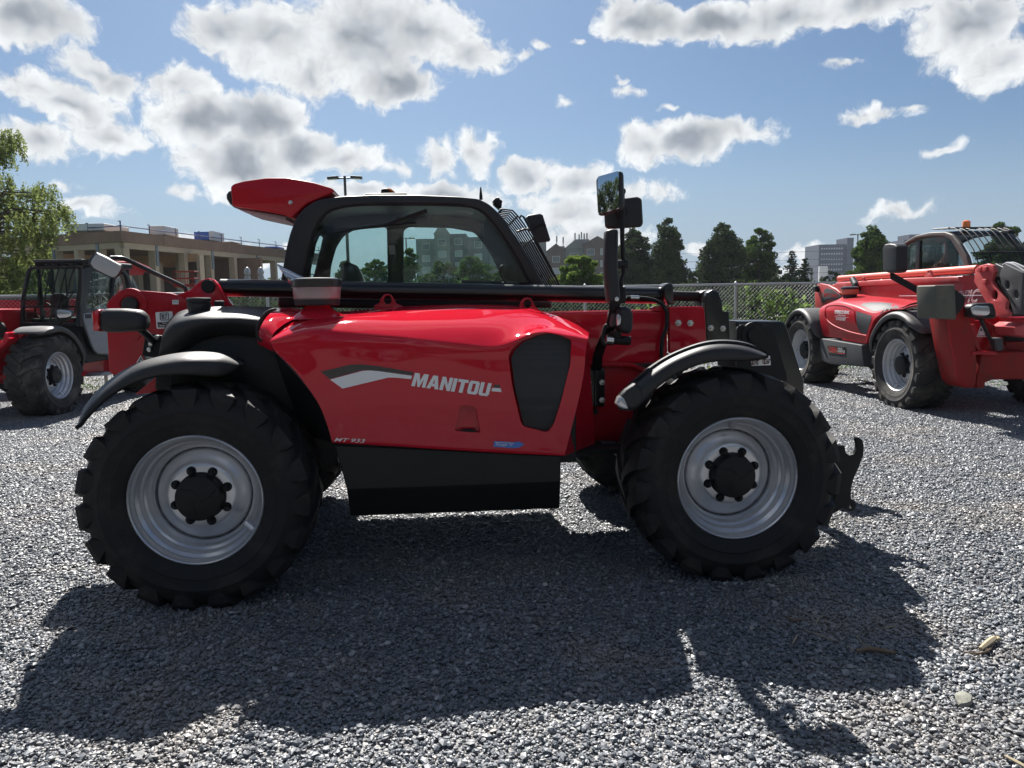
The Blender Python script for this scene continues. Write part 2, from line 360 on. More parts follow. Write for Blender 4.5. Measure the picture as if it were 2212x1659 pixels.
# --- boom
zt = FM.d(*Q('5', 500, 845), .86).z; zb = FM.d(*Q('5', 500, 1158), .86).z
x1 = FM.d(*Q('5', 640, 900), .86).x; x0 = FM.d(*Q('1', 1200, 600), .86).x
bm = MB(); box(bm, ((x0 + x1) / 2, 1.04, (zt + zb) / 2), (x1 - x0, .36, zt - zb)); BOOM = ob('boom', bm, RED, T, bevel=.018)
zs = FM.d(*Q('5', 500, 1002), .86).z; sm = MB(); box(sm, ((x0 + x1) / 2, .859, zs), (x1 - x0 - .04, .006, .007)); ob('boom_seam', sm, RED_IN, BOOM)
P('boom_end_plate', '5', [(640, 820), (845, 820), (852, 900), (859, 1060), (645, 1100)], .83, RED, .05, .004, BOOM, round_=.02)
P('boom_top_rib', '5', [(545, 828), (560, 818), (620, 820), (620, 848), (545, 848)], .90, RED, .1, .006, BOOM)
for x, y in ((702, 918), (773, 919)):
    c = pt('5', x, y, .80); ob('bolt', lathe(MB(), [(.021, .0), (.021, -.004), (.014, -.004), (.014, -.012), (.008, -.016)], (c.x, .805, c.z), seg=6), BOLT, BOOM)
for k, pts in (('2', [(925, 845), (955, 830), (965, 800), (985, 778), (1005, 773), (1030, 782), (1050, 810), (1060, 832), (1100, 850)]), ('2', [(1790, 868), (1812, 850), (1822, 820), (1840, 800), (1862, 794), (1885, 802), (1900, 830), (1915, 855), (1940, 872)])):
    cx = (pts[4][0]) + 2; cy = pts[4][1] + 38; hole = [(cx + 24 * math.cos(a * PI / 8), cy + 27 * math.sin(a * PI / 8)) for a in range(16)]
    P('lifting_eye', k, pts + [(pts[-1][0], pts[-1][1] + 40), (pts[0][0], pts[0][1] + 40)], .86, RED, .035, .005, BOOM, holes=[hole])
# rear lug of the boom with its pin
P('cylinder_lug', '1', [(1400, 560), (1500, 530), (1560, 480), (1600, 445), (1650, 428), (1695, 440), (1730, 480), (1800, 590), (1840, 640), (1840, 680), (1400, 680)], .90, RED, .05, .006, BOOM)
c = pt('1', 1645, 492, .87); ob('pin', lathe(MB(), [(.040, .0), (.040, -.012), (.036, -.016), (.006, -.016)], (c.x, .875, c.z), seg=28), BLACKM, BOOM)
# black hydraulic cylinder on top of the boom
A = pt('1', 1730, 500, .98); B = FM.d(1436, 638.5, .98); A2 = FM.d(478, 621.5, .98)
rr = (FM.d(800, 610.5, .98) - FM.d(800, 648.5, .98)).length / 2 * .98
cy = MB(); tube(cy, [A2, B], rr, 32); tube(cy, [B - Vector((.03, 0, 0)), B + Vector((.012, 0, 0))], rr + .012, 32)
CYL = ob('extension_cylinder', cy, BLACK, T, ang=40)
c1 = FM.d(1517, 641, .98); rod = MB(); tube(rod, [B, c1], rr * .62, 24); ob('cylinder_rod', rod, BLACKM, CYL)
P('cylinder_collar', '5', [(600, 700), (612, 686), (632, 682), (650, 690), (656, 706), (656, 808), (630, 812), (602, 770)], .92, BLACK, .13, .01, CYL)
hs = MB(); tube(hs, cr([tuple(pt('5', *q)) for q in ((395, 768, .85), (470, 770, .84), (540, 778, .83), (600, 805, .82), (635, 860, .81), (632, 940, .81), (610, 1000, .81), (600, 1060, .81), (602, 1130, .82))], 40), .0125, 12); ob('hydraulic_hose', hs, RUBBER, T)
ft = MB(); tube(ft, [pt('5', 418, 768, .845), pt('5', 468, 770, .84)], .016, 12); tube(ft, [pt('5', 392, 767, .85), pt('5', 418, 768, .845)], .010, 12); ob('hose_fitting', ft, CHROME, T)
# carriage head
CAR = P('carriage_plate', '5', [(850, 850), (847, 770), (862, 738), (892, 722), (925, 735), (946, 780), (955, 848), (990, 850), (994, 1030), (990, 1090), (862, 1090)], .88, BLACK, .07, .006)
P('boom_head', '5', [(810, 740), (830, 728), (870, 722), (900, 722), (900, 800), (850, 820), (812, 810)], 1.0, BLACKM, .16, .01, CAR)
for x, y in ((893, 948), (965, 951)):
    c = pt('5', x, y, .845); ob('bolt', lathe(MB(), [(.020, .0), (.020, -.004), (.013, -.004), (.013, -.012), (.007, -.016)], (c.x, .845, c.z), seg=6), BOLT, CAR)
P('boom_nose', '5', [(985, 903), (1240, 903), (1262, 915), (1278, 950), (1372, 1250), (1372, 1420), (990, 1420)], 1.02, BLACK, .36, .012, CAR)
P('nose_cheek', '5', [(1045, 950), (1060, 928), (1230, 930), (1262, 960), (1340, 1230), (1340, 1300), (1045, 1300)], .833, BLACKM, .03, .004, CAR, round_=.03)
c = pt('5', 1152, 990, .81); ob('pin', lathe(MB(), [(.085, .01), (.085, -.004), (.05, -.004), (.05, -.016), (.045, -.02)], (c.x, .812, c.z), seg=32), BLACKM, CAR)
# quick hitch hooks hanging in front of the wheel
hook = [(1480, 730), (1600, 740), (1632, 742), (1640, 785), (1662, 800), (1688, 792), (1703, 765), (1704, 730), (1697, 708), (1700, 694), (1718, 694), (1736, 708), (1747, 740), (1742, 800), (1716, 872), (1690, 925), (1672, 990), (1670, 1055), (1692, 1070), (1703, 1095), (1692, 1124), (1662, 1133), (1622, 1110), (1588, 1132), (1545, 1150), (1480, 1170)]
HK = P('attachment_hook', '7', hook, .62, BLACKM, .03, .004, holes=[[(1668 + 9 * math.cos(a), 1098 + 16 * math.sin(a)) for a in [k * PI / 5 for k in range(10)]]])
P('attachment_hook', '7', hook, 1.42, BLACKM, .03, .004)
a = pt('7', 1560, 900, .62); mb = MB(); tube(mb, [(a.x, .60, a.z), (a.x, 1.45, a.z)], .05, 16); a = pt('7', 1600, 1060, .62); tube(mb, [(a.x, .60, a.z), (a.x, 1.45, a.z)], .035, 16); ob('hitch_crossbar', mb, BLACKM, T)
# --- rear tower
TW = P('boom_tower', '1', [(858, 850), (855, 650), (862, 618), (900, 575), (950, 530), (985, 525), (1150, 528), (1350, 545), (1440, 575), (1510, 615), (1520, 700), (1480, 1300), (1075, 1345), (1230, 1215), (1232, 1195), (905, 1188), (876, 1165)], .88, RED_IN, .05, .006)
P('boom_tower', '1', [(858, 850), (855, 650), (862, 618), (900, 575), (950, 530), (985, 525), (1150, 528), (1350, 545), (1440, 575), (1510, 615), (1520, 700), (1480, 1190), (905, 1188), (876, 1165)], 1.42, RED_IN, .05, .006)
c = pt('1', 1030, 638, .85)
ob('pin_ring', lathe(MB(), [(.098, .01), (.096, -.008), (.085, -.012), (.060, -.010), (.056, .0)], (c.x, .857, c.z), seg=40), RED_IN, TW)
ob('pin', lathe(MB(), [(.046, .03), (.046, -.024), (.040, -.03), (.01, -.03)], (c.x, .857, c.z), seg=32), BLACKPL, TW)
def rib(k, pts, d, r, par, name='pressed_rib', mt=RED_IN, n=40):
    m = MB(); tube(m, cr([tuple(pt(k, x, y, d)) for x, y in pts], n), r, 8); return ob(name, m, mt, par)
rib('1', [(1060, 545), (1250, 560), (1320, 585), (1340, 625), (1325, 670), (1270, 690), (1225, 695), (1190, 730), (1175, 790)], .858, .006, TW)
rib('1', [(1175, 790), (1150, 860), (1110, 880), (1090, 915), (1060, 925)], .858, .006, TW)
rib('1', [(1390, 700), (1480, 700)], .858, .006, TW)
# stickers on the tower
def sticker(name, k, pts, d, mt, par, off=.002, **kw): return ob(name, plate(FM, k, pts, d, .0025, .0004, **kw), mt, par)
ST = sticker('fuel_sticker', '1', [(1228, 697), (1362, 690), (1370, 822), (1238, 828)], .851, WHITE, TW, round_=.006)
def words(s, k, tl, tr, bl, br, d, mt, par, name='lettering', fr=None, **kw):
    tr_ = text_tris(s, k, tl, tr, bl, br, **kw); m = MB(); f = fr or FM
    for t in tr_: m.add([tuple(f.d(*p, d)) for p in t], [(0, 1, 2)])
    return ob(name, m, mt, par, smooth=False)
words('B7', '1', (1276, 714), (1320, 712), (1278, 752), (1322, 750), .8475, BLKDEC, ST, bold=.02)
fr_ = [(1262, 708), (1270, 701), (1326, 699), (1333, 706), (1334, 752), (1327, 760), (1270, 762), (1263, 755)]
ob('sticker_frame', plate(FM, '1', fr_, .8478, .001, .0002, holes=[[(1268, 712), (1274, 706), (1322, 704), (1328, 710), (1329, 749), (1323, 755), (1274, 757), (1269, 751)]]), BLKDEC, ST)
sticker('sticker_band', '1', [(1243, 777), (1360, 770), (1362, 814), (1248, 818)], .849, BLKDEC, ST)
words('White', '1', (1280, 777), (1325, 775), (1281, 791), (1326, 789), .8462, WHITE, ST, bold=.01)
words('Diesel Fuel', '1', (1255, 795), (1345, 791), (1256, 810), (1346, 806), .8462, WHITE, ST, bold=.01)
sticker('serial_sticker', '1', [(1362, 600), (1412, 600), (1411, 635), (1361, 634)], .851, WHITE, TW)
words('0019-16', '1', (1368, 607), (1404, 607), (1368, 620), (1404, 620), .8472, BLKDEC, TW)
tri = sticker('warning_triangle', '1', [(1112, 1036), (1165, 1130), (1058, 1130)], .851, WHITE, TW)
sticker('warning_triangle_face', '1', [(1112, 1052), (1150, 1124), (1072, 1124)], .849, BLKDEC, tri)
sticker('warning_symbol', '1', [(1104, 1076), (1112, 1068), (1122, 1076), (1116, 1092), (1132, 1118), (1094, 1118), (1110, 1092)], .8475, WHITE, tri)
gs = sticker('emissions_sticker', '1', [(1134, 1038), (1250, 1036), (1250, 1100), (1165, 1102)], .851, GREENDEC, TW)
words('EMISSIONS', '1', (1155, 1048), (1240, 1047), (1157, 1062), (1240, 1061), .8485, WHITE, gs, bold=.01)
# --- engine hood (red), closed shell cut by the grille and latch pockets
H = lambda pts: QS('4', pts)
rows = [H(r) for r in (
    [(505, 1020, .128), (900, 1042, .124), (1300, 1068, .124), (1700, 1090, .124), (2030, 1104, .14)],
    [(498, 1005, .116), (900, 1028, .112), (1300, 1052, .112), (1700, 1075, .112), (2034, 1090, .134)],
    [(470, 905, .105), (900, 925, .105), (1300, 940, .105), (1700, 955, .105), (2068, 960, .13)],
    [(405, 750, .095), (900, 770, .09), (1300, 780, .09), (1700, 790, .095), (2118, 760, .12)],
    [(255, 545, .10), (700, 560, .085), (1150, 590, .085), (1600, 610, .09), (2158, 560, .12)],
    [(128, 420, .12), (500, 430, .09), (950, 445, .085), (1500, 470, .09), (2168, 430, .12)],
    [(102, 372, .125), (480, 330, .095), (930, 352, .09), (1350, 392, .09), (1640, 400, .095), (1850, 330, .11), (2060, 350, .12), (2176, 370, .13)],
    [(98, 340, .14), (300, 282, .12), (480, 272, .12), (920, 305, .115), (1350, 352, .11), (1600, 368, .11), (1850, 285, .13), (2050, 305, .14), (2186, 330, .15)],
    [(190, 265, .26), (330, 225, .25), (600, 200, .25), (950, 215, .25), (1350, 235, .25), (1650, 255, .25), (1900, 245, .28), (2080, 270, .3), (2190, 312, .3)],
    [(270, 205, .45), (560, 180, .45), (950, 160, .45), (1350, 155, .45), (1650, 165, .45), (1900, 200, .45), (2080, 250, .45), (2191, 302, .42)],
    [(320, 172, .65), (600, 160, .65), (1000, 128, .65), (1400, 115, .65), (1700, 127, .65), (1900, 168, .65), (2080, 232, .62), (2191, 296, .55)],
    [(330, 164, .76), (620, 152, .76), (1000, 121, .76), (1400, 108, .76), (1700, 118, .76), (1900, 158, .74), (2080, 225, .7), (2190, 292, .62)])]
g = sheet(FM, rows, 72); g = vsmooth(g, 64)
back = [(p[0], p[1] + .012, p[2] - .05) for p in g[-1]]; b2 = [(p[0], .76, g[0][i][2]) for i, p in enumerate(g[-1])]
g += [back, [(p[0], p[1], p[2]) for p in b2], [(p[0], .45, g[0][i][2]) for i, p in enumerate(g[-1])]]
hood_me = mesh_of(loft(g, True, True), 'engine_hood', ang=40); hood_me.materials.append(RED)
def cutter(k, pts, d0, d1, r=.02, smoothn=0): return ob('cut', plate(FM, k, pts, (d0 + d1) / 2, d1 - d0, .004, round_=r), None, T)
HOOD = ob('engine_hood', hood_me, None, T)
GR = [(1680, 462), (1700, 415), (1760, 355), (1850, 315), (1935, 300), (2030, 318), (2120, 356), (2110, 520), (2050, 760), (2000, 930), (1960, 988), (1925, 986), (1785, 948), (1762, 905), (1705, 660)]
LT = [(1345, 812), (1380, 800), (1430, 802), (1462, 825), (1490, 985), (1478, 994), (1312, 982)]
for c, mt in ((cutter('4', GR, -.3, .165, .012), 0), (cutter('4', LT, -.3, .145, .015), 0)):
    m = HOOD.modifiers.new('c', 'BOOLEAN'); m.operation = 'DIFFERENCE'; m.object = c; m.solver = 'EXACT'
    bpy.context.view_layer.update(); dg = bpy.context.evaluated_depsgraph_get()
    nm = bpy.data.meshes.new_from_object(HOOD.evaluated_get(dg)); HOOD.modifiers.clear(); HOOD.data = nm
    bpy.data.objects.remove(c)
HOOD.data.materials.append(BLACKM) if len(HOOD.data.materials) < 2 else None
xl_ = min(v.co.x for v in HOOD.data.vertices)
for p_ in HOOD.data.polygons:
    if p_.normal.x < -.45 and len(p_.vertices) > 8 and p_.center.x < 0: p_.material_index = 1
HOOD.data.set_sharp_from_angle(angle=math.radians(38)); HOOD.data.name = 'engine_hood'
if not len(HOOD.data.materials): HOOD.data.materials.append(RED)
hb = bvh_of(HOOD.data)
# perforated grille panel
def grille_mat():
    m = mat('perforated_black_grille', (.018, .02, .022), .45, vary=.05); nt = m.node_tree; b = nt.nodes['Principled BSDF']; tc = N(nt, 'ShaderNodeTexCoord')
    mp = N(nt, 'ShaderNodeMapping'); mp.inputs['Rotation'].default_value = (0, .785, 0); mp.inputs['Scale'].default_value = (170, 170, 170); nt.links.new(tc.outputs['Object'], mp.inputs[0])
    v = N(nt, 'ShaderNodeTexVoronoi'); v.inputs['Scale'].default_value = 1; v.inputs['Randomness'].default_value = 0; nt.links.new(mp.outputs[0], v.inputs['Vector'])
    bp = N(nt, 'ShaderNodeBump'); bp.inputs['Strength'].default_value = .9; bp.inputs['Distance'].default_value = .003; nt.links.new(v.outputs['Distance'], bp.inputs['Height']); nt.links.new(bp.outputs[0], b.inputs['Normal']); return m
GRM = grille_mat()
gp = QS('4', [(p[0] * .985 + 28, p[1] * .985 + 10) for p in GR])
# panel bulges: lower part upright, upper part leaning back
gg = []
for v in range(25):
    fv = v / 24; y = 1000 - 720 * fv; dd = .150 - .030 * math.sin(fv * PI) + (.0 if fv < .7 else (fv - .7) * .04)
    gg.append([tuple(FM.d(*Q('4', x, y), min(dd, .158))) for x in np.linspace(1660, 2135, 16)])
grm = loft(gg); gbo = bvh_of(grm)
tr = []
for t3 in poly_tris('4', GR): tr.append(t3)
GP = ob('grille', decal(FM, gbo, tr, .0, 14), GRM, HOOD)
rib('4', [(1668, 462), (1700, 395), (1775, 335), (1850, 300), (1935, 288), (2040, 305), (2132, 348), (2120, 520), (2062, 760), (2012, 930), (1965, 1002), (1920, 1000), (1775, 958), (1750, 905), (1692, 660), (1668, 462)], .122, .004, HOOD, 'grille_seal', RED, 90) if 0 else None
mb = MB(); tube(mb, cr([tuple(pt('4', x, y, .118)) for x, y in ((1345, 940), (1396, 934), (1448, 940))], 12), .006, 10); tube(mb, [pt('4', 1392, 938, .12), pt('4', 1388, 978, .13)], .009, 10); box(mb, tuple(pt('4', 1396, 941, .118)), (.07, .016, .008)); ob('hood_latch', mb, BLACKM, HOOD)
# stripes and lettering
ob('black_stripe', decal(FM, hb, poly_tris('4', [(425, 550), (500, 534), (620, 505), (690, 503), (800, 514), (1037, 555), (1030, 574), (740, 540), (700, 541), (485, 599)])), BLKDEC, HOOD)
ob('white_stripe', decal(FM, hb, poly_tris('4', [(487, 603), (700, 546), (745, 543), (800, 547), (1027, 578), (1021, 600), (920, 590), (870, 590), (570, 662)])), WHITE, HOOD)
ob('black_stripe', decal(FM, hb, poly_tris('4', [(1570, 635), (1606, 638), (1608, 657), (1563, 654)])), BLKDEC, HOOD)
ob('white_stripe', decal(FM, hb, poly_tris('4', [(1556, 657), (1611, 660), (1616, 685), (1549, 679)])), WHITE, HOOD)
LG = {'M': ([(0, 0), (0, 1), (.36, 1), (.52, .45), (.68, 1), (1.04, 1), (1.04, 0), (.78, 0), (.78, .62), (.60, 0), (.44, 0), (.26, .62), (.26, 0)], 1.04),
      'A': ([(0, 0), (.27, 1), (.62, 1), (.89, 0), (.61, 0), (.57, .18), (.33, .18), (.29, 0)], .89, [(.385, .38), (.51, .38), (.45, .74)]),
      'N': ([(0, 0), (0, 1), (.28, 1), (.54, .42), (.54, 1), (.80, 1), (.80, 0), (.54, 0), (.26, .60), (.26, 0)], .80),
      'I': ([(0, 0), (0, 1), (.27, 1), (.27, 0)], .27),
      'T': ([(.24, 0), (.24, .78), (0, .78), (0, 1), (.76, 1), (.76, .78), (.52, .78), (.52, 0)], .76),
      'O': ([(0, .15), (0, .85), (.1, 1), (.68, 1), (.78, .85), (.78, .15), (.68, 0), (.1, 0)], .78, [(.28, .2), (.5, .2), (.5, .8), (.28, .8)]),
      'U': ([(0, 1), (0, .15), (.1, 0), (.68, 0), (.78, .15), (.78, 1), (.51, 1), (.51, .2), (.27, .2), (.27, 1)], .78)}
x = 0; tris = []; W = sum(LG[c][1] + .07 for c in 'MANITOU') - .07
# baseline rises over the hood: bottom-left (1022,645), bottom-right (1500,708); slant
fm = quadmap((1047, 558), (1552, 628), (1022, 645), (1530, 714))
for c in 'MANITOU':
    Lg = LG[c]; loops = [[Vector((p[0] + x, p[1], 0)) for p in l] for l in (Lg[0],) + ((Lg[2],) if len(Lg) > 2 else ())]
    allp = [v for l in loops for v in l]
    for t3 in tessellate_polygon(loops):
        tris.append(tuple(Q('4', *fm(allp[i].x / W, allp[i].y)) for i in t3))
    x += Lg[1] + .07
ob('maker_lettering', decal(FM, hb, tris), WHITE, HOOD, smooth=False)
ob('model_lettering', decal(FM, hb, text_tris('MT 933', '4', (520, 986), (720, 995), (512, 1010), (716, 1021), bold=.012, shear=.25)), WHITE, HOOD, smooth=False)
bl = ob('blue_sticker', decal(FM, hb, poly_tris('4', [(1568, 1008), (1700, 1015), (1728, 1010), (1768, 1028), (1735, 1050), (1700, 1055), (1562, 1045)])), BLUEDEC, HOOD)
ob('sticker_outline', decal(FM, hb, poly_tris('4', [(1574, 1014), (1698, 1021), (1697, 1024), (1576, 1017)]) + text_tris('Stage V', '4', (1580, 1020), (1690, 1028), (1578, 1038), (1688, 1046)), .005), WHITE, HOOD, smooth=False)
# collar between hood and black cowl
rows = [H(r) for r in (
    [(15, 372, .28), (60, 392, .24), (125, 425, .2)], [(10, 330, .24), (50, 345, .2), (112, 360, .17)], [(28, 262, .24), (60, 268, .22), (115, 300, .20)],
    [(62, 200, .33), (110, 205, .32), (190, 235, .32)], [(100, 160, .46), (190, 160, .46), (290, 185, .46)], [(125, 145, .64), (230, 145, .64), (340, 160, .64)], [(130, 143, .8), (240, 143, .8), (345, 157, .8)], [(130, 300, .86), (240, 300, .86), (345, 300, .86)])]
g = vsmooth(sheet(FM, rows, 14), 30); ob('hood_collar', loft(g, False, False), RED, HOOD, ang=60)
# --- black rear cowl
H1 = lambda pts: QS('1', pts)
rows = [H1(r) for r in (
    [(1250, 1215, 0.58), (1262, 1080, 0.56), (1380, 1060, 0.54), (1490, 1000, 0.52), (1560, 940, 0.50), (1700, 885, 0.48), (1870, 878, 0.46), (2040, 890, 0.45)],
    [(1252, 1150, 0.50), (1262, 1040, 0.48), (1370, 1000, 0.46), (1490, 930, 0.44), (1570, 880, 0.43), (1700, 840, 0.42), (1870, 830, 0.41), (2034, 850, 0.40)],
    [(1262, 1010, 0.52), (1280, 900, 0.48), (1360, 830, 0.43), (1480, 790, 0.40), (1580, 770, 0.39), (1700, 760, 0.38), (1870, 755, 0.38), (2050, 770, 0.38)],
    [(1275, 950, 0.63), (1300, 840, 0.56), (1370, 760, 0.51), (1480, 725, 0.48), (1590, 710, 0.47), (1700, 705, 0.47), (1880, 700, 0.47), (2085, 712, 0.47)],
    [(1280, 930, 0.78), (1310, 815, 0.70), (1390, 725, 0.68), (1500, 690, 0.66), (1600, 680, 0.65), (1710, 675, 0.65), (1900, 672, 0.65), (2130, 680, 0.65)],
    [(1282, 925, 0.78), (1315, 805, 0.78), (1400, 715, 0.78), (1510, 680, 0.78), (1610, 668, 0.78), (1720, 664, 0.78), (1920, 662, 0.78), (2150, 668, 0.78)],
    [(1282, 1100, 0.82), (1315, 1000, 0.82), (1400, 900, 0.82), (1510, 880, 0.82), (1610, 870, 0.82), (1720, 866, 0.82), (1920, 866, 0.82), (2150, 868, 0.82)])]
g = vsmooth(sheet(FM, rows, 48), 40); COWL = ob('rear_cowl', loft(g), BLACKPL, T, ang=60)
rib('1', [(2182, 672), (2120, 690), (2070, 740), (2035, 810), (2030, 870), (2045, 905), (2065, 930)], .19, .008, COWL, 'cowl_seal', RUBBER)
c = pt('1', 1572, 640, .62); ob('filler_cap', lathe(MB(), [(.058, -.09), (.058, -.02), (.062, -.01), (.064, .0), (.064, .018), (.060, .022), (.060, .026), (.066, .030), (.066, .046), (.060, .052), (.01, .053)], (c.x, .62, c.z - .01), 'z', 36), BLACKPL, COWL)
c = pt('1', 1733, 640, .8); mb = MB(); box(mb, (c.x, .8, c.z), (.05, .05, .05)); ob('breather', mb, BLACKPL, COWL, bevel=.006)
# dark inner wheel arch between cowl, hood edge and tyre
P('inner_wheel_arch', '4', [(-180, 300), (60, 330), (130, 420), (270, 545), (370, 655), (450, 800), (492, 920), (530, 1035), (545, 1150), (400, 1190), (200, 1200), (-200, 1000), (-560, 640), (-560, 400)], .52, BLACKPL, .03)
P('rear_bulkhead', '1', [(1245, 1060), (1300, 960), (2100, 800), (2212, 1300), (2400, 1900), (1500, 1700), (1232, 1290)], .62, BLACKPL, .03)
# --- mudguards
def guard(fr, rows_, n, m, mt, par, th=.012):
    g = vsmooth(sheet(fr, rows_, n), m); o = ob('mudguard', loft(g), mt, par, ang=60)
    s = o.modifiers.new('s', 'SOLIDIFY'); s.thickness = th; s.offset = -1; return o
A_ = [(606, 1612), (650, 1580), (720, 1495), (860, 1362), (1000, 1277), (1130, 1222), (1300, 1187), (1500, 1180), (1700, 1193), (1800, 1172), (1880, 1135), (1940, 1103)]
C_ = [(604, 1606), (650, 1478), (710, 1385), (800, 1285), (950, 1170), (1100, 1092), (1300, 1038), (1500, 1010), (1700, 1008), (1800, 1028), (1880, 1068), (1940, 1100)]
mid = lambda a, b, t: [(p[0] * (1 - t) + q[0] * t, p[1] * (1 - t) + q[1] * t) for p, q in zip(a, b)]
wd = lambda pts, d: H1([(x, y, d + .02 - max(0, 4 - i) * .03 + (max(0, i - 7) * .055 if d < .3 else 0)) for i, (x, y) in enumerate(pts)])
GDR = guard(FM, [wd([(x + 4, y + 14) for x, y in A_], -.010), wd(A_, -.028), wd(mid(A_, C_, .35), -.030), wd(mid(A_, C_, .68), .0), wd(mid(A_, C_, .88), .07), wd(C_, .20), wd([(x, y + 1) for x, y in C_], .34), wd([(x, y + 8) for x, y in C_], .43)], 60, 34, BLACKPL, T)
rib('1', [(1480, 1017), (1600, 1012), (1700, 1018), (1760, 1032)], .12, .005, GDR, 'mudguard_slot', BLKDEC) if 0 else None
A_ = [(345, 1425), (400, 1430), (445, 1422), (500, 1368), (600, 1275), (720, 1200), (850, 1152), (960, 1137), (1060, 1137), (1160, 1132), (1234, 1118)]
C_ = [(332, 1385), (350, 1335), (410, 1275), (490, 1205), (600, 1130), (700, 1080), (830, 1034), (950, 1017), (1080, 1028), (1180, 1066), (1236, 1108)]
w5 = lambda pts, d: QS('5', [(x, y, d) for x, y in pts])
GDF = guard(FM, [w5([(x + 2, y + 8) for x, y in A_], .0), w5(A_, -.02), w5(mid(A_, C_, .35), -.026), w5(mid(A_, C_, .65), .0), w5(mid(A_, C_, .80), .05), w5(mid(A_, C_, .825), .058), w5(mid(A_, C_, .85), .054), w5(mid(A_, C_, .88), .075), w5(C_, .18), w5([(x, y + 2) for x, y in C_], .34), w5([(x, y + 8) for x, y in C_], .42)], 60, 60, BLACKPL, T)
# end box with clear marker lamp
P('mudguard_end', '5', [(332, 1392), (350, 1350), (385, 1310), (440, 1272), (470, 1300), (490, 1350), (470, 1405), (430, 1428), (370, 1422)], .0, BLACKPL, .07, .02, GDF)
P('marker_lamp', '5', [(328, 1395), (340, 1358), (352, 1348), (372, 1360), (392, 1400), (398, 1426), (370, 1424), (336, 1410)], -.012, CLEARLENS, .07, .012, GDF)
SF = P('warning_sticker', '5', [(1126, 1133), (1244, 1112), (1248, 1168), (1136, 1172)], .05, WHITE, .003, .0005, GDF)
for cx_, cy_ in ((1143, 1150), (1214, 1146)):
    m = MB(); tube(m, [tuple(FM.d(*Q('5', cx_ + 13 * math.cos(a), cy_ + 15 * math.sin(a)), .047)) for a in [k * PI / 8 for k in range(16)]], .0022, 6, closed=True); tube(m, [FM.d(*Q('5', cx_, cy_ - 12), .047), FM.d(*Q('5', cx_ - 1, cy_ + 12), .047)], .003, 6); tube(m, [FM.d(*Q('5', cx_ + 16, cy_ + 12), .047), FM.d(*Q('5', cx_ + 34, cy_ - 14), .047)], .0015, 6)
    ob('sticker_symbol', m, mat('sticker_brown', (.12, .03, .03), .5) if cx_ == 1143 else bpy.data.materials['sticker_brown'], SF)
for cx_, cy_ in ((1168, 1158), (1232, 1152)):
    m = MB(); tube(m, [tuple(FM.d(*Q('5', cx_ + 6 * math.cos(a), cy_ + 7 * math.sin(a)), .047)) for a in [k * PI / 6 for k in range(12)]], .002, 6, closed=True); tube(m, [FM.d(*Q('5', cx_ - 8, cy_ - 14), .047), FM.d(*Q('5', cx_ + 12, cy_ - 18), .047)], .002, 6); ob('sticker_symbol', m, BLKDEC, SF)
# --- dark side skirt below the hood
s0 = [(518, 1036, .15), (900, 1052, .15), (1300, 1072, .15), (1700, 1092, .15), (2006, 1106, .15)]
s1 = [(600, 1326, .15), (1300, 1302, .15), (2003, 1276, .15)]
s2 = [(622, 1502, .30), (1300, 1478, .30), (2000, 1450, .30)]
g = [[tuple(FM.d(*p)) for p in cr(H(r), 12)] for r in (s0, s1, s2)]; g += [[(p[0], .60, p[2]) for p in g[2]], [(p[0], .60, p[2]) for p in g[0]]]
ob('side_skirt', loft(g, True, True), mat('skirt_paint', (.014, .015, .016), .5, vary=.15, dirt=(.03, .027, .024), dirt_amt=.3, spec=.3), T, ang=20, bevel=.006)
mb = MB(); tube(mb, [pt('4', 520, 1030, .165), pt('4', 2010, 1104, .165)], .008, 8); ob('skirt_seal', mb, RUBBER, T)
# --- exhaust and air precleaner
mb = MB(); a = pt('g', 1560, 1600, .80); b = pt('g', 1165, 1412, .74); n = 18; dr = (b - a).normalized(); up = Vector((dr.z, 0, -dr.x)); sd = dr.cross(up); R = .048
ring = lambda c, r, cut: [c + up * math.cos(2 * PI * k / 24) * r + sd * math.sin(2 * PI * k / 24) * r + dr * (cut * math.cos(2 * PI * k / 24)) for k in range(24)]
vs = ring(a - dr * .05, R, 0) + ring(b - dr * .055, R * 1.02, .075) + ring(b - dr * .055, R * .9, .075) + ring(a, R * .88, 0)
fs = [(i * 24 + k, i * 24 + (k + 1) % 24, (i + 1) * 24 + (k + 1) % 24, (i + 1) * 24 + k) for i in range(3) for k in range(24)]
mb.add(vs, fs); ob('exhaust_pipe', mb, CHROME, T, ang=50)
c = pt('2', 568, 700, .48); zc_ = lambda y: FM.d(*Q('2', 568, y), .48).z; s_ = (FM.d(*Q('2', 722, 700), .48).x - FM.d(*Q('2', 415, 700), .48).x) / 2
PR = ob('air_precleaner', lathe(MB(), [(.115, zc_(840)), (.120, zc_(805)), (s_ * .93, zc_(800)), (s_ * .985, zc_(732)), (s_ * .98, zc_(728))], (c.x, .48, 0), 'z', 48), SMOKE, T)
ob('precleaner_base', lathe(MB(), [(s_ * .86, zc_(845)), (s_ * .90, zc_(838)), (s_ * .91, zc_(808)), (s_ * .80, zc_(804)), (.02, zc_(800))], (c.x, .48, 0), 'z', 40), BLACKPL, PR)
ob('precleaner_cap', lathe(MB(), [(s_ * .97, zc_(735)), (s_ * 1.02, zc_(730)), (s_ * 1.03, zc_(690)), (s_ * .98, zc_(681)), (s_ * .6, zc_(675)), (.01, zc_(672))], (c.x, .48, 0), 'z', 48), BLACK, PR)
mb = MB(); box(mb, (c.x, .48, zc_(664)), (.028, .012, .018)); box(mb, (c.x - .01, .48, zc_(657)), (.05, .01, .006), 0, .3); ob('wing_nut', mb, BLACKM, PR)
for k in range(20):
    pass
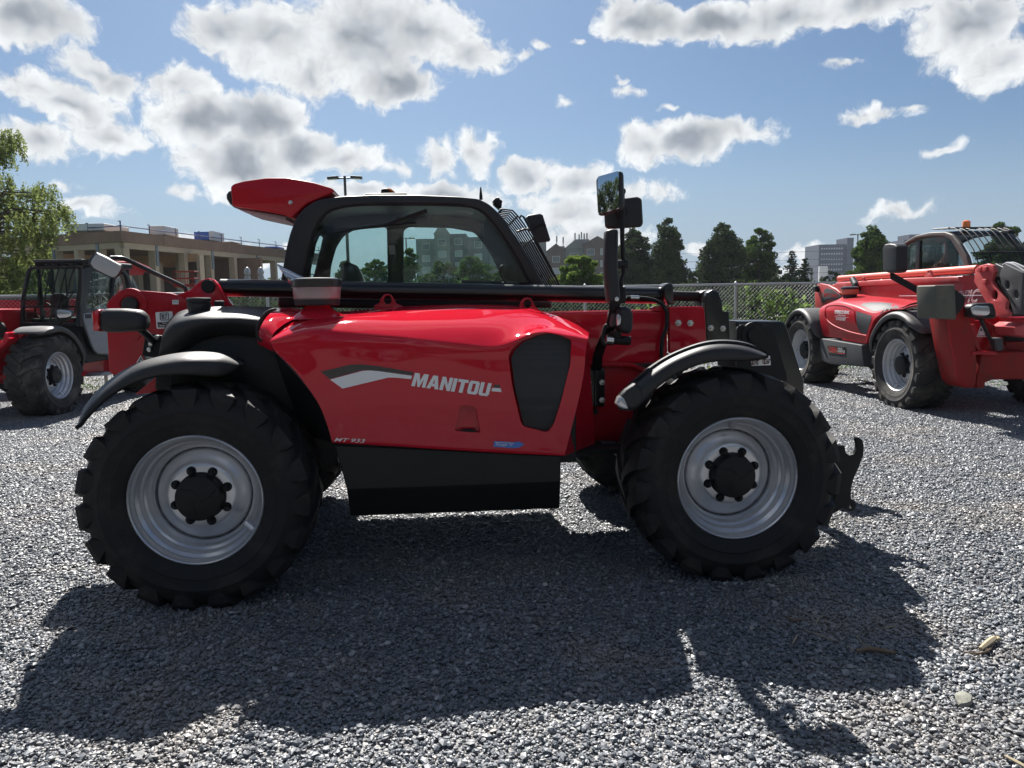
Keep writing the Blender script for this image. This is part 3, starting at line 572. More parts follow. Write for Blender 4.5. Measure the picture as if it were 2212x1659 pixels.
ob('precleaner_pedestal', lathe(MB(), [(s_ * 1.15, zc_(925)), (s_ * .9, zc_(895)), (s_ * .62, zc_(870)), (s_ * .50, zc_(850)), (s_ * .48, zc_(835))], (c.x, .48, 0), 'z', 40), RED, PR, ang=60)
# --- rear lamp on its arm
LP = ob('rear_lamp', plate(FM, '1', [(800, 690), (850, 668), (1000, 668), (1120, 680), (1165, 720), (1178, 770), (1165, 830), (1120, 845), (950, 855), (860, 856), (805, 835)], .42, .13, .045, round_=.02), BLACKPL, T)
ob('rear_lamp_lens', plate(FM, '1', [(760, 765), (762, 730), (770, 702), (784, 682), (800, 672), (822, 676), (822, 850), (806, 848), (788, 832), (772, 805)], .42, .125, .03, round_=.012), REDLENS, LP)
mb = MB(); tube(mb, [pt('1', 1110, 830, .44), pt('1', 1165, 880, .5), pt('1', 1215, 930, .56)], [.020, .020, .018], 12); box(mb, tuple(pt('1', 1205, 960, .58)), (.09, .02, .13), 0, .2); ob('rear_lamp_arm', mb, BLACKM, LP, bevel=.004)
for x, y in ((1236, 897), (1190, 948), (1178, 992)):
    c = pt('1', x, y, .555); ob('bolt', lathe(MB(), [(.014, .012), (.014, -.004), (.009, -.010)], (c.x, .56, c.z), seg=14), BOLT, LP)
# --- rear view mirror on the long arm
mo = QS('1', [(706, 310), (718, 275), (745, 238), (772, 226), (850, 262), (960, 325), (967, 350), (940, 405), (905, 432), (865, 420), (780, 378), (735, 350)])
mb = plate(FM, '1', [(706, 310), (718, 275), (745, 238), (772, 226), (850, 262), (960, 325), (967, 350), (940, 405), (905, 432), (865, 420), (780, 378), (735, 350)], .72, .05, .014)
RM = ob('rear_mirror', mb, BLACKPL, T)
ob('mirror_glass', plate(FM, '1', [(716, 310), (728, 278), (752, 246), (774, 236), (850, 270), (952, 330), (957, 350), (932, 398), (903, 423), (868, 412), (785, 372), (742, 346)], .692, .006, .002), MIRROR_R, RM)
mb = MB(); tube(mb, cr([tuple(pt('1', *q)) for q in ((870, 268, .74), (960, 270, .78), (1040, 300, .82), (1200, 378, .88), (1400, 470, .92), (1470, 512, .93), (1475, 545, .93))], 40), .013, 12); ob('mirror_arm', mb, BLACK, RM)
# ------------------------------------------------------------------ cab of the main machine
DN, DF = 1.24, 2.02
NO = [(330, 860), (340, 760), (360, 650), (380, 520), (410, 400), (450, 302), (500, 245), (580, 197), (720, 176), (900, 168), (1200, 168), (1440, 178), (1560, 190), (1630, 225), (1700, 292), (1800, 432), (1900, 600), (1968, 725), (2020, 860)]
NI = [(480, 800), (495, 670), (528, 500), (555, 400), (598, 312), (650, 266), (750, 237), (900, 226), (1200, 226), (1440, 230), (1540, 246), (1620, 300), (1720, 430), (1810, 580), (1880, 720), (1900, 800)]
CABF = ob('cab', plate(FM, '2', NO, DN, .06, .016, holes=[NI], round_=.03), DARKFR, T)
seal = MB(); tube(seal, [tuple(FM.d(*Q('2', x, y), DN - .028)) for x, y in cr(NI, 90, True)], .008, 6, closed=True); ob('window_seal', seal, RUBBER, CABF)
ob('window_pane', plate(FM, '2', [(a * .998 + 2, b) for a, b in NI], DN + .015, .005, .001), GLASS, CABF)
NL = [FM.d(*Q('2', x, y), DN) for x, y in NO]
# far side: same side profile, with door windows seen through the near window
H1_ = [(648, 700), (655, 600), (690, 480), (735, 415), (800, 378), (1000, 362), (1006, 700)]
H2_ = [(1104, 706), (1103, 385), (1130, 362), (1400, 368), (1540, 395), (1600, 470), (1655, 560), (1735, 720)]
H3_ = [(503, 675), (518, 590), (548, 500), (585, 412), (607, 425), (590, 500), (565, 600), (548, 675)]
loc2 = lambda pp, d: [(v.x, v.z) for v in (FM.d(*Q('2', x, y), d) for x, y in pp)]
cxm = sum(p.x for p in NL) / len(NL)
fo = [(cxm + (p.x - cxm) * 1.07, p.z - .005) for p in NL]
fm_ = flat(rnd(fo, .04), [rnd(loc2(h, DF - .02), .03) for h in (H1_, H2_, H3_)], .05, .012).xf(lambda v: (v.x, DF - v.z, v.y))
ob('far_side_frame', fm_, DARKFR, CABF)
for h in (H1_, H2_, H3_): ob('far_window_pane', flat(loc2(h, DF), (), .005, .001).xf(lambda v: (v.x, DF + .01 - v.z, v.y)), GLASS, CABF)
# roof panel and lining between the two sides
top = NL[5:14]
rows = []
for d, s in ((DN + .02, 0), (DN + .1, .022), ((DN + DF) / 2, .035), (DF - .1, .022), (DF, 0)): rows.append([(p.x, d, p.z + s - .012) for p in top])
rows += [[(p.x, d, p.z - .06) for p in top] for d in (DF - .01, DN + .03)]
ob('cab_roof', loft(rows, True, True), DARKFR, CABF, ang=50)
# rear wall and floor bulk of the cab, below the windows
mb = MB(); a, b = NL[2], NL[17]; box(mb, ((a.x + b.x) / 2, (DN + DF) / 2, .95), (b.x - a.x - .04, DF - DN - .06, .78)); ob('cab_lower_body', mb, BLACKM, CABF, bevel=.02)
# rear and front glass following the profile
for i0, i1, nm in ((2, 5, 'rear_window'), (14, 17, 'windscreen')):
    g = [[(p.x, d, p.z) for p in NL[i0:i1 + 1]] for d in (DN + .03, DF)]; ob(nm, loft(g), GLASS, CABF)
for x, dx in ((NL[3].x + .04, 0),):
    mb = MB(); tube(mb, [(NL[4].x + .02, DF - .03, NL[4].z), (NL[2].x + .02, DF - .03, NL[2].z)], .03, 10); ob('rear_pillar', mb, DARKFR, CABF)
# interior: seat, steering column, dash, sun lining, wiper, cards
mb = MB(); c = FM.d(*Q('2', 795, 640), 1.62)
sb = plate(FM, '2', [(752, 760), (742, 640), (745, 600), (768, 585), (805, 592), (835, 640), (862, 705), (880, 800)], 1.62, .44, .04, round_=.03); SEAT = ob('seat_back', sb, SEATM, CABF)
mb = MB(); a = FM.d(*Q('2', 860, 800), 1.62); box(mb, (a.x + .25, 1.62, a.z), (.5, .46, .12)); ob('seat_cushion', mb, SEATM, CABF, bevel=.03)
mb = MB(); a = FM.d(*Q('2', 1700, 600), 1.55); b = FM.d(*Q('2', 1760, 730), 1.55)
tube(mb, cr([tuple(FM.d(*Q('2', x, y), 1.5)) for x, y in ((1715, 598), (1698, 612), (1695, 640), (1720, 690), (1750, 730))], 16), .008, 8); ob('grab_handle', mb, BLACKM, CABF)
mb = MB(); ob('dashboard', plate(FM, '2', [(1450, 735), (1460, 690), (1560, 690), (1800, 705), (1850, 800), (1450, 800)], 1.66, .3, .03), SEATM, CABF)
mb = MB(); ob('roof_lining', plate(FM, '2', [(640, 300), (700, 262), (1048, 256), (1054, 330), (960, 345), (800, 360), (680, 395)], DF - .12, .06, .02), mat('roof_lining', (.06, .065, .07), .8), CABF)
ob('roof_lining', plate(FM, '2', [(1282, 262), (1300, 257), (1560, 268), (1590, 300), (1600, 430), (1545, 400), (1500, 372), (1300, 340), (1262, 340)], DF - .12, .06, .02), bpy.data.materials['roof_lining'], CABF)
mb = MB(); tube(mb, [FM.d(*Q('2', 627, 408), DN - .045), FM.d(*Q('2', 900, 362), DN - .06), FM.d(*Q('2', 1180, 335), DN - .045)], .006, 8)
tube(mb, [FM.d(*Q('2', 980, 355), DN - .06), FM.d(*Q('2', 1090, 315), DN - .06), FM.d(*Q('2', 1245, 262), DN - .04)], [.009, .011, .013], 8); ob('wiper', mb, BLACKM, CABF)
ob('notice_card', plate(FM, '2', [(1013, 475), (1050, 475), (1050, 532), (1013, 532)], DF - .06, .003, .0005), mat('pale_card', (.35, .37, .38), .5), CABF)
CARD = ob('yellow_notice', plate(FM, '2', [(1387, 605), (1432, 605), (1432, 634), (1387, 634)], DF - .05, .003, .0005), mat('yellow_card', (.42, .38, .12), .5), CABF)
words('8471', '2', (1393, 612), (1426, 612), (1393, 626), (1426, 626), DF - .054, BLKDEC, CARD)
# roof details
mb = MB(); z0 = FM.d(*Q('2', 1000, 168), DN).z
a = FM.d(*Q('2', 870, 164), 1.45); b = FM.d(*Q('2', 1120, 160), 1.45); tube(mb, [a, b], .008, 8); tube(mb, [a, a - Vector((0, 0, .03))], .007, 6); tube(mb, [b, b - Vector((0, 0, .03))], .007, 6); ob('roof_rail', mb, BLACKM, CABF)
BK = ob('beacon', plate(FM, '2', [(966, 168), (968, 138), (985, 130), (1010, 132), (1040, 148), (1062, 160), (1062, 172)], 1.55, .10, .012), BLACKM, CABF)
ob('beacon_lens', plate(FM, '2', [(1008, 130), (1030, 134), (1052, 152), (1030, 156), (1008, 140)], 1.55, .11, .01), AMBER, BK)
mb = MB(); a = FM.d(*Q('2', 1579, 195), 1.5); lathe(mb, [(.012, 0), (.011, .03), (.007, .06), (.004, .085)], tuple(a), 'z', 12); ob('antenna', mb, BLACKM, CABF)
ob('work_lamp', plate(FM, '2', [(1650, 205), (1668, 186), (1688, 184), (1692, 196), (1708, 206), (1702, 250), (1690, 256), (1655, 226)], 1.45, .10, .012), BLACKM, CABF)
# windscreen guard bars
base = [FM.d(*Q('2', x, y), 1.30) for x, y in ((1690, 262), (1708, 258), (1768, 266), (1800, 300), (1838, 350), (1895, 440), (1965, 565), (2030, 680), (2068, 740), (2080, 800))]
GU = None
for i in range(8):
    d = 1.25 + i * .105; mb = MB(); off = .0
    tube(mb, [(p.x, d, p.z) for p in base], .0055, 8); o = ob('guard_bar', mb, BLACKM, CABF)
mb = MB(); j = base[5]; tube(mb, [(j.x, 1.25, j.z), (j.x, 1.95, j.z)], .006, 8); j = base[3]; tube(mb, [(j.x, 1.25, j.z), (j.x, 1.95, j.z)], .006, 8); ob('guard_crossbar', mb, BLACKM, CABF)
mb = MB(); tube(mb, [FM.d(*Q('2', x, y), 1.22) for x, y in ((1800, 392), (1840, 378), (1872, 374))], .007, 8); tube(mb, [FM.d(*Q('2', x, y), 1.22) for x, y in ((1812, 312), (1826, 292), (1840, 300), (1905, 420), (2000, 600), (2072, 745))], .007, 8); ob('guard_frame', mb, BLACKM, CABF)
# red rear visor of the cab
V = [(122, 160), (140, 143), (200, 126), (330, 108), (450, 108), (600, 135), (700, 165), (722, 182), (690, 205), (560, 260), (470, 345), (440, 322), (300, 295), (132, 272)]
VS = ob('rear_visor', plate(FM, '2', V, 1.60, .70, .014, round_=.02), RED_IN, CABF)
ob('visor_nose', plate(FM, '2', [(135, 172), (118, 172), (98, 182), (86, 200), (88, 225), (105, 252), (128, 272), (137, 250)], 1.60, .62, .02), BLACKPL, VS)
g = plate(FM, '2', [(138, 276), (180, 282), (440, 326), (430, 345), (180, 292)], 1.62, .6, .006); ob('visor_grille', g, GREYPL, VS)
c = FM.d(*Q('2', 409, 213), 1.245); ob('bolt', lathe(MB(), [(.014, .01), (.014, -.004), (.008, -.009)], (c.x, 1.245, c.z), seg=14), BOLT, VS)
# mirror on the far front corner
ob('far_mirror', plate(FM, '2', [(1852, 305), (1870, 290), (1940, 281), (1958, 290), (2005, 440), (1998, 452), (1930, 460), (1912, 452)], 2.2, .05, .016), BLACKPL, CABF)
mb = MB(); tube(mb, [FM.d(*Q('2', x, y), 2.17) for x, y in ((1870, 385), (1920, 362), (1960, 340), (1975, 355))], .01, 8); ob('mirror_arm', mb, BLACKM, CABF)
# ------------------------------------------------------------------ mirror mast by the front wheel
c = FM.d(*Q('5', 210, 1300), .74)
BR = ob('mast_bracket', plate(FM, '5', [(155, 1200), (165, 1190), (255, 1190), (263, 1200), (262, 1412), (155, 1412)], .78, .04, .008), BLACK, T)
ob('bracket_web', plate(FM, '5', [(203, 1190), (218, 1190), (218, 1412), (203, 1412)], .75, .04, .004), BLACK, BR)
for x, y in ((168, 1270), (248, 1270), (168, 1374), (248, 1374)):
    c = FM.d(*Q('5', x, y), .76); ob('bolt', lathe(MB(), [(.019, .0), (.019, -.004), (.012, -.004), (.012, -.012), (.006, -.015)], (c.x, .758, c.z), seg=6), BOLT, BR)
ob('bracket_eye', lathe(MB(), [(.018, 0), (.018, -.02), (.01, -.02)], tuple(FM.d(*Q('5', 206, 1442), .77)), seg=16), BLACKM, BR)
MD = .33
mb = MB(); 
P0 = [FM.d(*Q('5', x, y), d) for x, y, d in ((215, 1200, .74), (222, 1120, .70), (240, 1060, .60), (268, 1000, .50), (300, 940, .42), (320, 860, .38), (325, 790, .35))]
g = []
for p in P0: g.append([(p.x - .030, p.y - .008, p.z), (p.x + .030, p.y - .008, p.z), (p.x + .030, p.y + .008, p.z), (p.x - .030, p.y + .008, p.z), (p.x - .030, p.y - .008, p.z)])
ob('mast_arm', loft(g), BLACK, BR, ang=20)
mb = MB(); tube(mb, cr([tuple(FM.d(*Q('5', *q), MD + .03)) for q in ((340, 800), (362, 740), (360, 690), (366, 650), (376, 615), (374, 560), (370, 450), (368, 360), (370, 260))], 40), .013, 12); MP = ob('mirror_pole', mb, BLACKM, T)
ob('pole_sleeve', plate(FM, '5', [(355, 712), (378, 700), (385, 712), (386, 800), (350, 802), (340, 790)], MD + .04, .05, .01), BLACKM, MP)
ob('tall_mirror', plate(FM, '5', [(268, 372), (300, 362), (332, 366), (338, 380), (336, 600), (345, 700), (350, 770), (340, 790), (282, 802), (276, 780), (262, 640), (259, 560), (262, 430)], MD - .02, .10, .022, round_=.012), BLACKPL, MP)
mb = MB(); tube(mb, [FM.d(*Q('5', 330, 568), MD), FM.d(*Q('5', 378, 568), MD + .03)], .022, 14); tube(mb, [FM.d(*Q('5', 384, 548), MD + .03), FM.d(*Q('5', 384, 596), MD + .03)], .022, 14); ob('mirror_clamp', mb, BLACKM, MP)
mb = MB(); c = FM.d(*Q('5', 336, 776), MD - .07); ob('bolt', lathe(MB(), [(.012, .0), (.012, -.006), (.006, -.008)], tuple(c), seg=12), BOLT, MP)
# square mirror turned away from us
ob('square_mirror', plate(FM, '5', [(262, 262), (262, 235), (370, 180), (456, 170), (482, 185), (490, 330), (478, 350), (290, 363), (268, 350)], MD + .10, .05, .018, round_=.012), BLACKPL, MP)
mb = MB(); c = FM.d(*Q('5', 366, 262), MD + .05); tube(mb, [c + Vector((0, .04, 0)), c - Vector((0, .02, 0))], .03, 16); ob('mirror_clamp', mb, BLACKM, MP)
# convex mirror facing us, swung about its vertical axis
ctr = FM.d(*Q('5', 288, 152), MD - .10); w, h = .148, .235
lo = rnd([(-w / 2 + .006, -h / 2), (w / 2 + .004, -h / 2 + .03), (w / 2, h / 2), (-w / 2 - .004, h / 2 - .022)], .03)
def mtilt(v): return Matrix.Rotation(math.radians(-37), 3, 'Z') @ Matrix.Rotation(math.radians(1), 3, 'X') @ v + ctr
fr2 = flat(lo, (), .045, .016).xf(lambda v: mtilt(Vector((v.x, -v.z + .02, v.y)))); CM = ob('convex_mirror', fr2, BLACKPL, MP)
g = []
for j in range(13):
    row = []
    for i in range(13):
        u, v = -1 + i / 6, -1 + j / 6; b = .006 * (1 - (u * u + v * v) / 2); x = u * (w / 2 - .012) * (1 - .06 * v * v * abs(v) ** 6) + .0; z = v * (h / 2 - .018) + .004 - u * .0 + (.013 * u if v < 0 else .009 * u) * 1; row.append(tuple(mtilt(Vector((x, -.004 - b, z)))))
    g.append(row)
ob('mirror_glass', loft(g), MIRROR, CM, ang=80)
c = FM.d(*Q('5', 372, 140), MD - .02); mb = MB(); tube(mb, [c, c - Vector((.05, .05, .0))], .02, 12); tube(mb, [FM.d(*Q('5', 372, 262), MD + .03), c], .011, 10); ob('mirror_clamp', mb, BLACKM, MP)
# head lamp with chrome edge, fork and stub arm
LH = ob('headlight', plate(FM, 'f', [(480, 600), (520, 560), (590, 548), (700, 552), (740, 590), (785, 660), (800, 720), (795, 960), (770, 1050), (730, 1110), (600, 1100), (520, 1040), (470, 960), (455, 800), (455, 700)], .40, .16, .03, round_=.02), BLACKPL, BR)
ob('lamp_cheek', plate(FM, 'f', [(345, 690), (365, 665), (440, 640), (490, 690), (500, 740), (480, 900), (440, 975), (350, 980), (338, 940)], .42, .12, .03, round_=.012), BLACKPL2, LH)
ob('lamp_lens', plate(FM, 'f', [(505, 750), (520, 712), (545, 705), (595, 750), (600, 800), (590, 910), (530, 955), (508, 930)], .325, .02, .006), CLEARLENS, LH)
mb = MB(); tube(mb, [FM.d(*Q('f', 500, 1050), .42), FM.d(*Q('f', 500, 1200), .42)], .030, 14); tube(mb, [FM.d(*Q('f', 400, 1060), .42), FM.d(*Q('f', 400, 1150), .42)], .006, 8); tube(mb, [FM.d(*Q('f', 400, 1240), .42), FM.d(*Q('f', 790, 1260), .42)], .026, 16); ob('lamp_stem', mb, BLACKM, LH)
mb = MB(); tube(mb, [FM.d(*Q('f', 290, 1240), .40), FM.d(*Q('f', 430, 1250), .40)], .030, 20); tube(mb, [FM.d(*Q('f', 330, 1160), .40), FM.d(*Q('f', 425, 1175), .40)], .012, 12); ob('lamp_clamp', mb, CHROME, LH)
mb = MB(); tube(mb, cr([tuple(FM.d(*Q('f', *q), .40)) for q in ((345, 975), (300, 945), (265, 990), (235, 1100), (218, 1220), (235, 1300), (280, 1345))], 24), .011, 10); ob('lamp_cable', mb, RUBBER, LH)
# ------------------------------------------------------------------ world: sky, clouds, sun
SUN_AZ, SUN_EL = math.radians(-12.5), math.radians(45.5)      # azimuth from +Y towards +X
w = bpy.data.worlds.new('World'); S.world = w; w.use_nodes = True; nt = w.node_tree; nt.nodes.clear(); L = nt.links.new
out = N(nt, 'ShaderNodeOutputWorld'); bg = N(nt, 'ShaderNodeBackground'); bg.inputs[1].default_value = .042
sky = N(nt, 'ShaderNodeTexSky'); sky.sky_type = 'NISHITA'; sky.sun_disc = False; sky.sun_elevation = SUN_EL; sky.sun_rotation = SUN_AZ; sky.air_density = 1.0; sky.dust_density = 1.2; sky.ozone_density = 2.0
geo = N(nt, 'ShaderNodeTexCoord'); sx = N(nt, 'ShaderNodeSeparateXYZ'); L(geo.outputs['Generated'], sx.inputs[0])
az = N(nt, 'ShaderNodeMath', operation='ARCTAN2'); L(sx.outputs[0], az.inputs[0]); L(sx.outputs[1], az.inputs[1])
el = N(nt, 'ShaderNodeMath', operation='ARCSINE'); L(sx.outputs[2], el.inputs[0])
cmb = N(nt, 'ShaderNodeCombineXYZ'); L(az.outputs[0], cmb.inputs[0]); L(el.outputs[0], cmb.inputs[1])
def noise(scale, detail, rough, src, dist=0):
    n = N(nt, 'ShaderNodeTexNoise'); n.inputs['Scale'].default_value = scale; n.inputs['Detail'].default_value = detail; n.inputs['Roughness'].default_value = rough; n.inputs['Distortion'].default_value = dist; L(src, n.inputs['Vector']); return n
def vm(op, a, b=None, sc=None):
    n = N(nt, 'ShaderNodeVectorMath', operation=op); L(a, n.inputs[0])
    if b is not None:
        if isinstance(b, tuple): n.inputs[1].default_value = b
        else: L(b, n.inputs[1])
    if sc is not None: n.inputs['Scale'].default_value = sc
    return n
def mm(op, a, b=None, c=None):
    n = N(nt, 'ShaderNodeMath', operation=op)
    for i, x in enumerate((a, b, c)):
        if x is None: continue
        if isinstance(x, (int, float)): n.inputs[i].default_value = x
        else: L(x, n.inputs[i])
    return n.outputs[0]
def sstep(x, a, b, lo=0, hi=1):
    n = N(nt, 'ShaderNodeMapRange', interpolation_type='SMOOTHSTEP'); L(x, n.inputs[0]); n.inputs[1].default_value = a; n.inputs[2].default_value = b; n.inputs[3].default_value = lo; n.inputs[4].default_value = hi; return n.outputs[0]
# warp the cloud coordinates so outlines billow
n1 = noise(7, 2, .5, geo.outputs['Generated']); n2 = noise(28, 2, .6, geo.outputs['Generated'])
w1 = vm('SUBTRACT', n1.outputs['Color'], (.5, .5, .5)); w1 = vm('SCALE', w1.outputs[0], sc=.05); w2 = vm('SUBTRACT', n2.outputs['Color'], (.5, .5, .5)); w2 = vm('SCALE', w2.outputs[0], sc=.035)
wp = vm('ADD', cmb.outputs[0], w1.outputs[0]); wp = vm('ADD', wp.outputs[0], w2.outputs[0])
BL = [(60, 40, 120, 62), (200, 140, 62, 42), (245, 168, 60, 40), (85, 185, 95, 45), (160, 225, 100, 48), (235, 285, 90, 46), (70, 305, 100, 42), (385, 180, 80, 46), (430, 255, 125, 66), (560, 270, 105, 78), (520, 350, 160, 60), (650, 325, 110, 55), (760, 335, 85, 38),
      (860, 358, 45, 22), (480, 70, 80, 72), (600, 90, 150, 96), (760, 90, 180, 116), (900, 70, 150, 80), (1020, 115, 75, 52), (840, 185, 130, 50), (665, 165, 80, 60), (940, 345, 52, 52), (1030, 335, 58, 58), (1150, 372, 90, 45), (1245, 390, 95, 42),
      (1395, 325, 85, 52), (1490, 305, 125, 50), (1600, 290, 85, 38), (1400, 55, 120, 48), (1560, 50, 130, 52), (1700, 35, 160, 64), (1900, 5, 190, 60), (2090, 60, 120, 80), (2165, 140, 85, 56), (1340, 30, 60, 40),
      (1870, 246, 62, 20), (1915, 232, 56, 25), (1995, 228, 26, 13), (1930, 466, 78, 25), (1240, 455, 110, 42), (1330, 425, 80, 38), (1420, 425, 60, 24), (1150, 430, 60, 26), (1270, 520, 160, 52), (800, 408, 120, 26), (590, 398, 130, 24), (560, 548, 110, 38),
      (420, 525, 80, 18), (180, 455, 90, 20), (1520, 530, 70, 26), (1770, 535, 80, 18), (1660, 575, 110, 20), (480, 415, 40, 14), (2040, 330, 40, 12), (1240, 100, 18, 10), (1345, 195, 16, 8), (1445, 238, 18, 8), (1815, 152, 46, 11), (1212, 232, 28, 16), (1120, 120, 24, 13), (1165, 100, 26, 14), (392, 416, 38, 16), (152, 406, 26, 14), (1360, 215, 38, 12), (950, 430, 170, 40)]
acc = None
for (x, y, rx, ry) in BL:
    d = ray(x, y).normalized(); a, e = math.atan2(d.x, d.y), math.asin(d.z); amp = max(.34, min(1, (rx * ry) ** .5 / 85))
    q = (F / (rx * .93), F / (ry * .93) / math.cos(a) ** .5, 0)
    mp = N(nt, 'ShaderNodeVectorMath', operation='MULTIPLY_ADD'); mp.inputs[1].default_value = q; mp.inputs[2].default_value = (-a * q[0], -e * q[1], 0); L(wp.outputs[0], mp.inputs[0])
    ln = vm('LENGTH', mp.outputs[0]).outputs['Value']; ln = mm('MULTIPLY_ADD', ln, -amp, amp)
    acc = ln if acc is None else mm('SMOOTH_MAX', acc, ln, .16)
# clouds over the rest of the sky, outside the part the lens faces
gn = noise(3.2, 4, .6, geo.outputs['Generated']); away = sstep(mm('ABSOLUTE', az.outputs[0]), .75, 1.1); high = sstep(el.outputs[0], .55, .75)
rest = mm('MULTIPLY', mm('MAXIMUM', away, high), mm('MULTIPLY', mm('SUBTRACT', gn.outputs['Fac'], .54), 5.0)); acc = mm('MAXIMUM', acc, mm('SUBTRACT', rest, mm('MULTIPLY', mm('SUBTRACT', 1.0, mm('MAXIMUM', away, high)), 3.0)))
fb = noise(34, 8, .66, wp.outputs[0]); fb2 = noise(9, 3, .55, wp.outputs[0])
F5 = mm('SUBTRACT', fb.outputs['Fac'], .5); G5 = mm('SUBTRACT', fb2.outputs['Fac'], .5)
dn = mm('ADD', acc, mm('MULTIPLY', F5, 1.15)); dn = mm('ADD', dn, mm('MULTIPLY', G5, .5))
cov = sstep(dn, -.05, .28)
low = mm('MULTIPLY', mm('SUBTRACT', noise(13, 3, .5, vm('ADD', wp.outputs[0], (0, .035, 0)).outputs[0]).outputs['Fac'], .5), 1.5)
thick = mm('ADD', acc, mm('MULTIPLY', G5, 1.2)); thick = mm('ADD', thick, mm('MULTIPLY', F5, .9)); thick = mm('ADD', thick, low)
th = sstep(thick, .20, 1.15)
cc = N(nt, 'ShaderNodeMix', data_type='RGBA'); L(th, cc.inputs[0]); cc.inputs[6].default_value = (8.8, 9.1, 9.3, 1); cc.inputs[7].default_value = (2.9, 3.3, 3.85, 1)
br = mm('ADD', .97, mm('MULTIPLY', F5, 1.1)); cs = vm('SCALE', cc.outputs[2]); L(br, cs.inputs['Scale'])
tint = N(nt, 'ShaderNodeMix', data_type='RGBA', blend_type='MULTIPLY'); tint.inputs[0].default_value = 1; L(sky.outputs[0], tint.inputs[6]); tint.inputs[7].default_value = (.49, .63, .765, 1)
hz = sstep(el.outputs[0], -.04, .20); hc = N(nt, 'ShaderNodeMix', data_type='RGBA'); L(hz, hc.inputs[0]); hc.inputs[6].default_value = (3.9, 4.9, 6.3, 1); L(tint.outputs[2], hc.inputs[7])
fin = N(nt, 'ShaderNodeMix', data_type='RGBA'); L(cov, fin.inputs[0]); L(hc.outputs[2], fin.inputs[6]); L(cs.outputs[0], fin.inputs[7])
L(fin.outputs[2], bg.inputs[0]); L(bg.outputs[0], out.inputs[0])
sd = bpy.data.lights.new('sun', 'SUN'); sd.energy = 5.0; sd.angle = math.radians(.5); sd.color = (1, .955, .90); so = bpy.data.objects.new('sun', sd); COL.objects.link(so)
sv = Vector((math.sin(SUN_AZ) * math.cos(SUN_EL), math.cos(SUN_AZ) * math.cos(SUN_EL), math.sin(SUN_EL))); so.rotation_euler = sv.to_track_quat('Z', 'Y').to_euler()
S.view_settings.view_transform = 'Standard'; S.view_settings.look = 'None'; S.view_settings.exposure = 1.2; S.view_settings.gamma = 1
# ------------------------------------------------------------------ ground
def gravel_mat(name, stones):
    m = bpy.data.materials.new(name); m.use_nodes = True; t = m.node_tree; b = t.nodes['Principled BSDF']; Lk = t.links.new
    g = N(t, 'ShaderNodeNewGeometry'); n = N(t, 'ShaderNodeTexNoise'); n.inputs['Scale'].default_value = .9; n.inputs['Detail'].default_value = 6; n.inputs['Roughness'].default_value = .65; Lk(g.outputs['Position'], n.inputs['Vector'])
    mr = N(t, 'ShaderNodeMapRange'); mr.inputs[1].default_value = .50; mr.inputs[2].default_value = .70; mr.inputs[4].default_value = .85; Lk(n.outputs['Fac'], mr.inputs[0])
    if stones:
        at = N(t, 'ShaderNodeAttribute'); at.attribute_name = 'tone'; ramp = N(t, 'ShaderNodeValToRGB'); e = ramp.color_ramp.elements
        e[0].position = 0; e[0].color = (.052, .059, .070, 1); e[1].position = 1; e[1].color = (.50, .49, .47, 1)
        for p, c in ((.35, (.104, .118, .136, 1)), (.7, (.196, .209, .226, 1)), (.88, (.345, .35, .355, 1)), (.93, (.33, .27, .22, 1))): q = ramp.color_ramp.elements.new(p); q.color = c
        Lk(at.outputs['Fac'], ramp.inputs[0]); src = ramp.outputs[0]
    else:
        v = N(t, 'ShaderNodeTexVoronoi'); v.inputs['Scale'].default_value = 55; Lk(g.outputs['Position'], v.inputs['Vector']); ramp = N(t, 'ShaderNodeValToRGB'); e = ramp.color_ramp.elements; e[0].color = (.10, .102, .106, 1); e[1].color = (.36, .355, .35, 1)
        sp = N(t, 'ShaderNodeSeparateColor'); Lk(v.outputs['Color'], sp.inputs[0]); Lk(sp.outputs[0], ramp.inputs[0]); src = ramp.outputs[0]
        bp = N(t, 'ShaderNodeBump'); bp.inputs['Strength'].default_value = 1; bp.inputs['Distance'].default_value = .02; Lk(v.outputs['Distance'], bp.inputs['Height']); bp.invert = True; Lk(bp.outputs[0], b.inputs['Normal'])
    mx = N(t, 'ShaderNodeMix', data_type='RGBA', blend_type='MIX'); Lk(mr.outputs[0], mx.inputs[0]); Lk(src, mx.inputs[6])
    du = N(t, 'ShaderNodeMix', data_type='RGBA'); du.inputs[0].default_value = .7; Lk(src, du.inputs[6]); du.inputs[7].default_value = (.29, .24, .19, 1); Lk(du.outputs[2], mx.inputs[7])
    Lk(mx.outputs[2], b.inputs['Base Color']); b.inputs['Roughness'].default_value = .5; b.inputs['Specular IOR Level'].default_value = .6; return m
GM = gravel_mat('gravel_stone', True); GB = gravel_mat('gravel_ground', False)
R = 420; mb = MB().add([(-R, -70, 0), (R, -70, 0), (R, R, 0), (-R, R, 0)], [(0, 1, 2, 3)]); ob('ground', mb, GB, None, smooth=False, kind='structure')
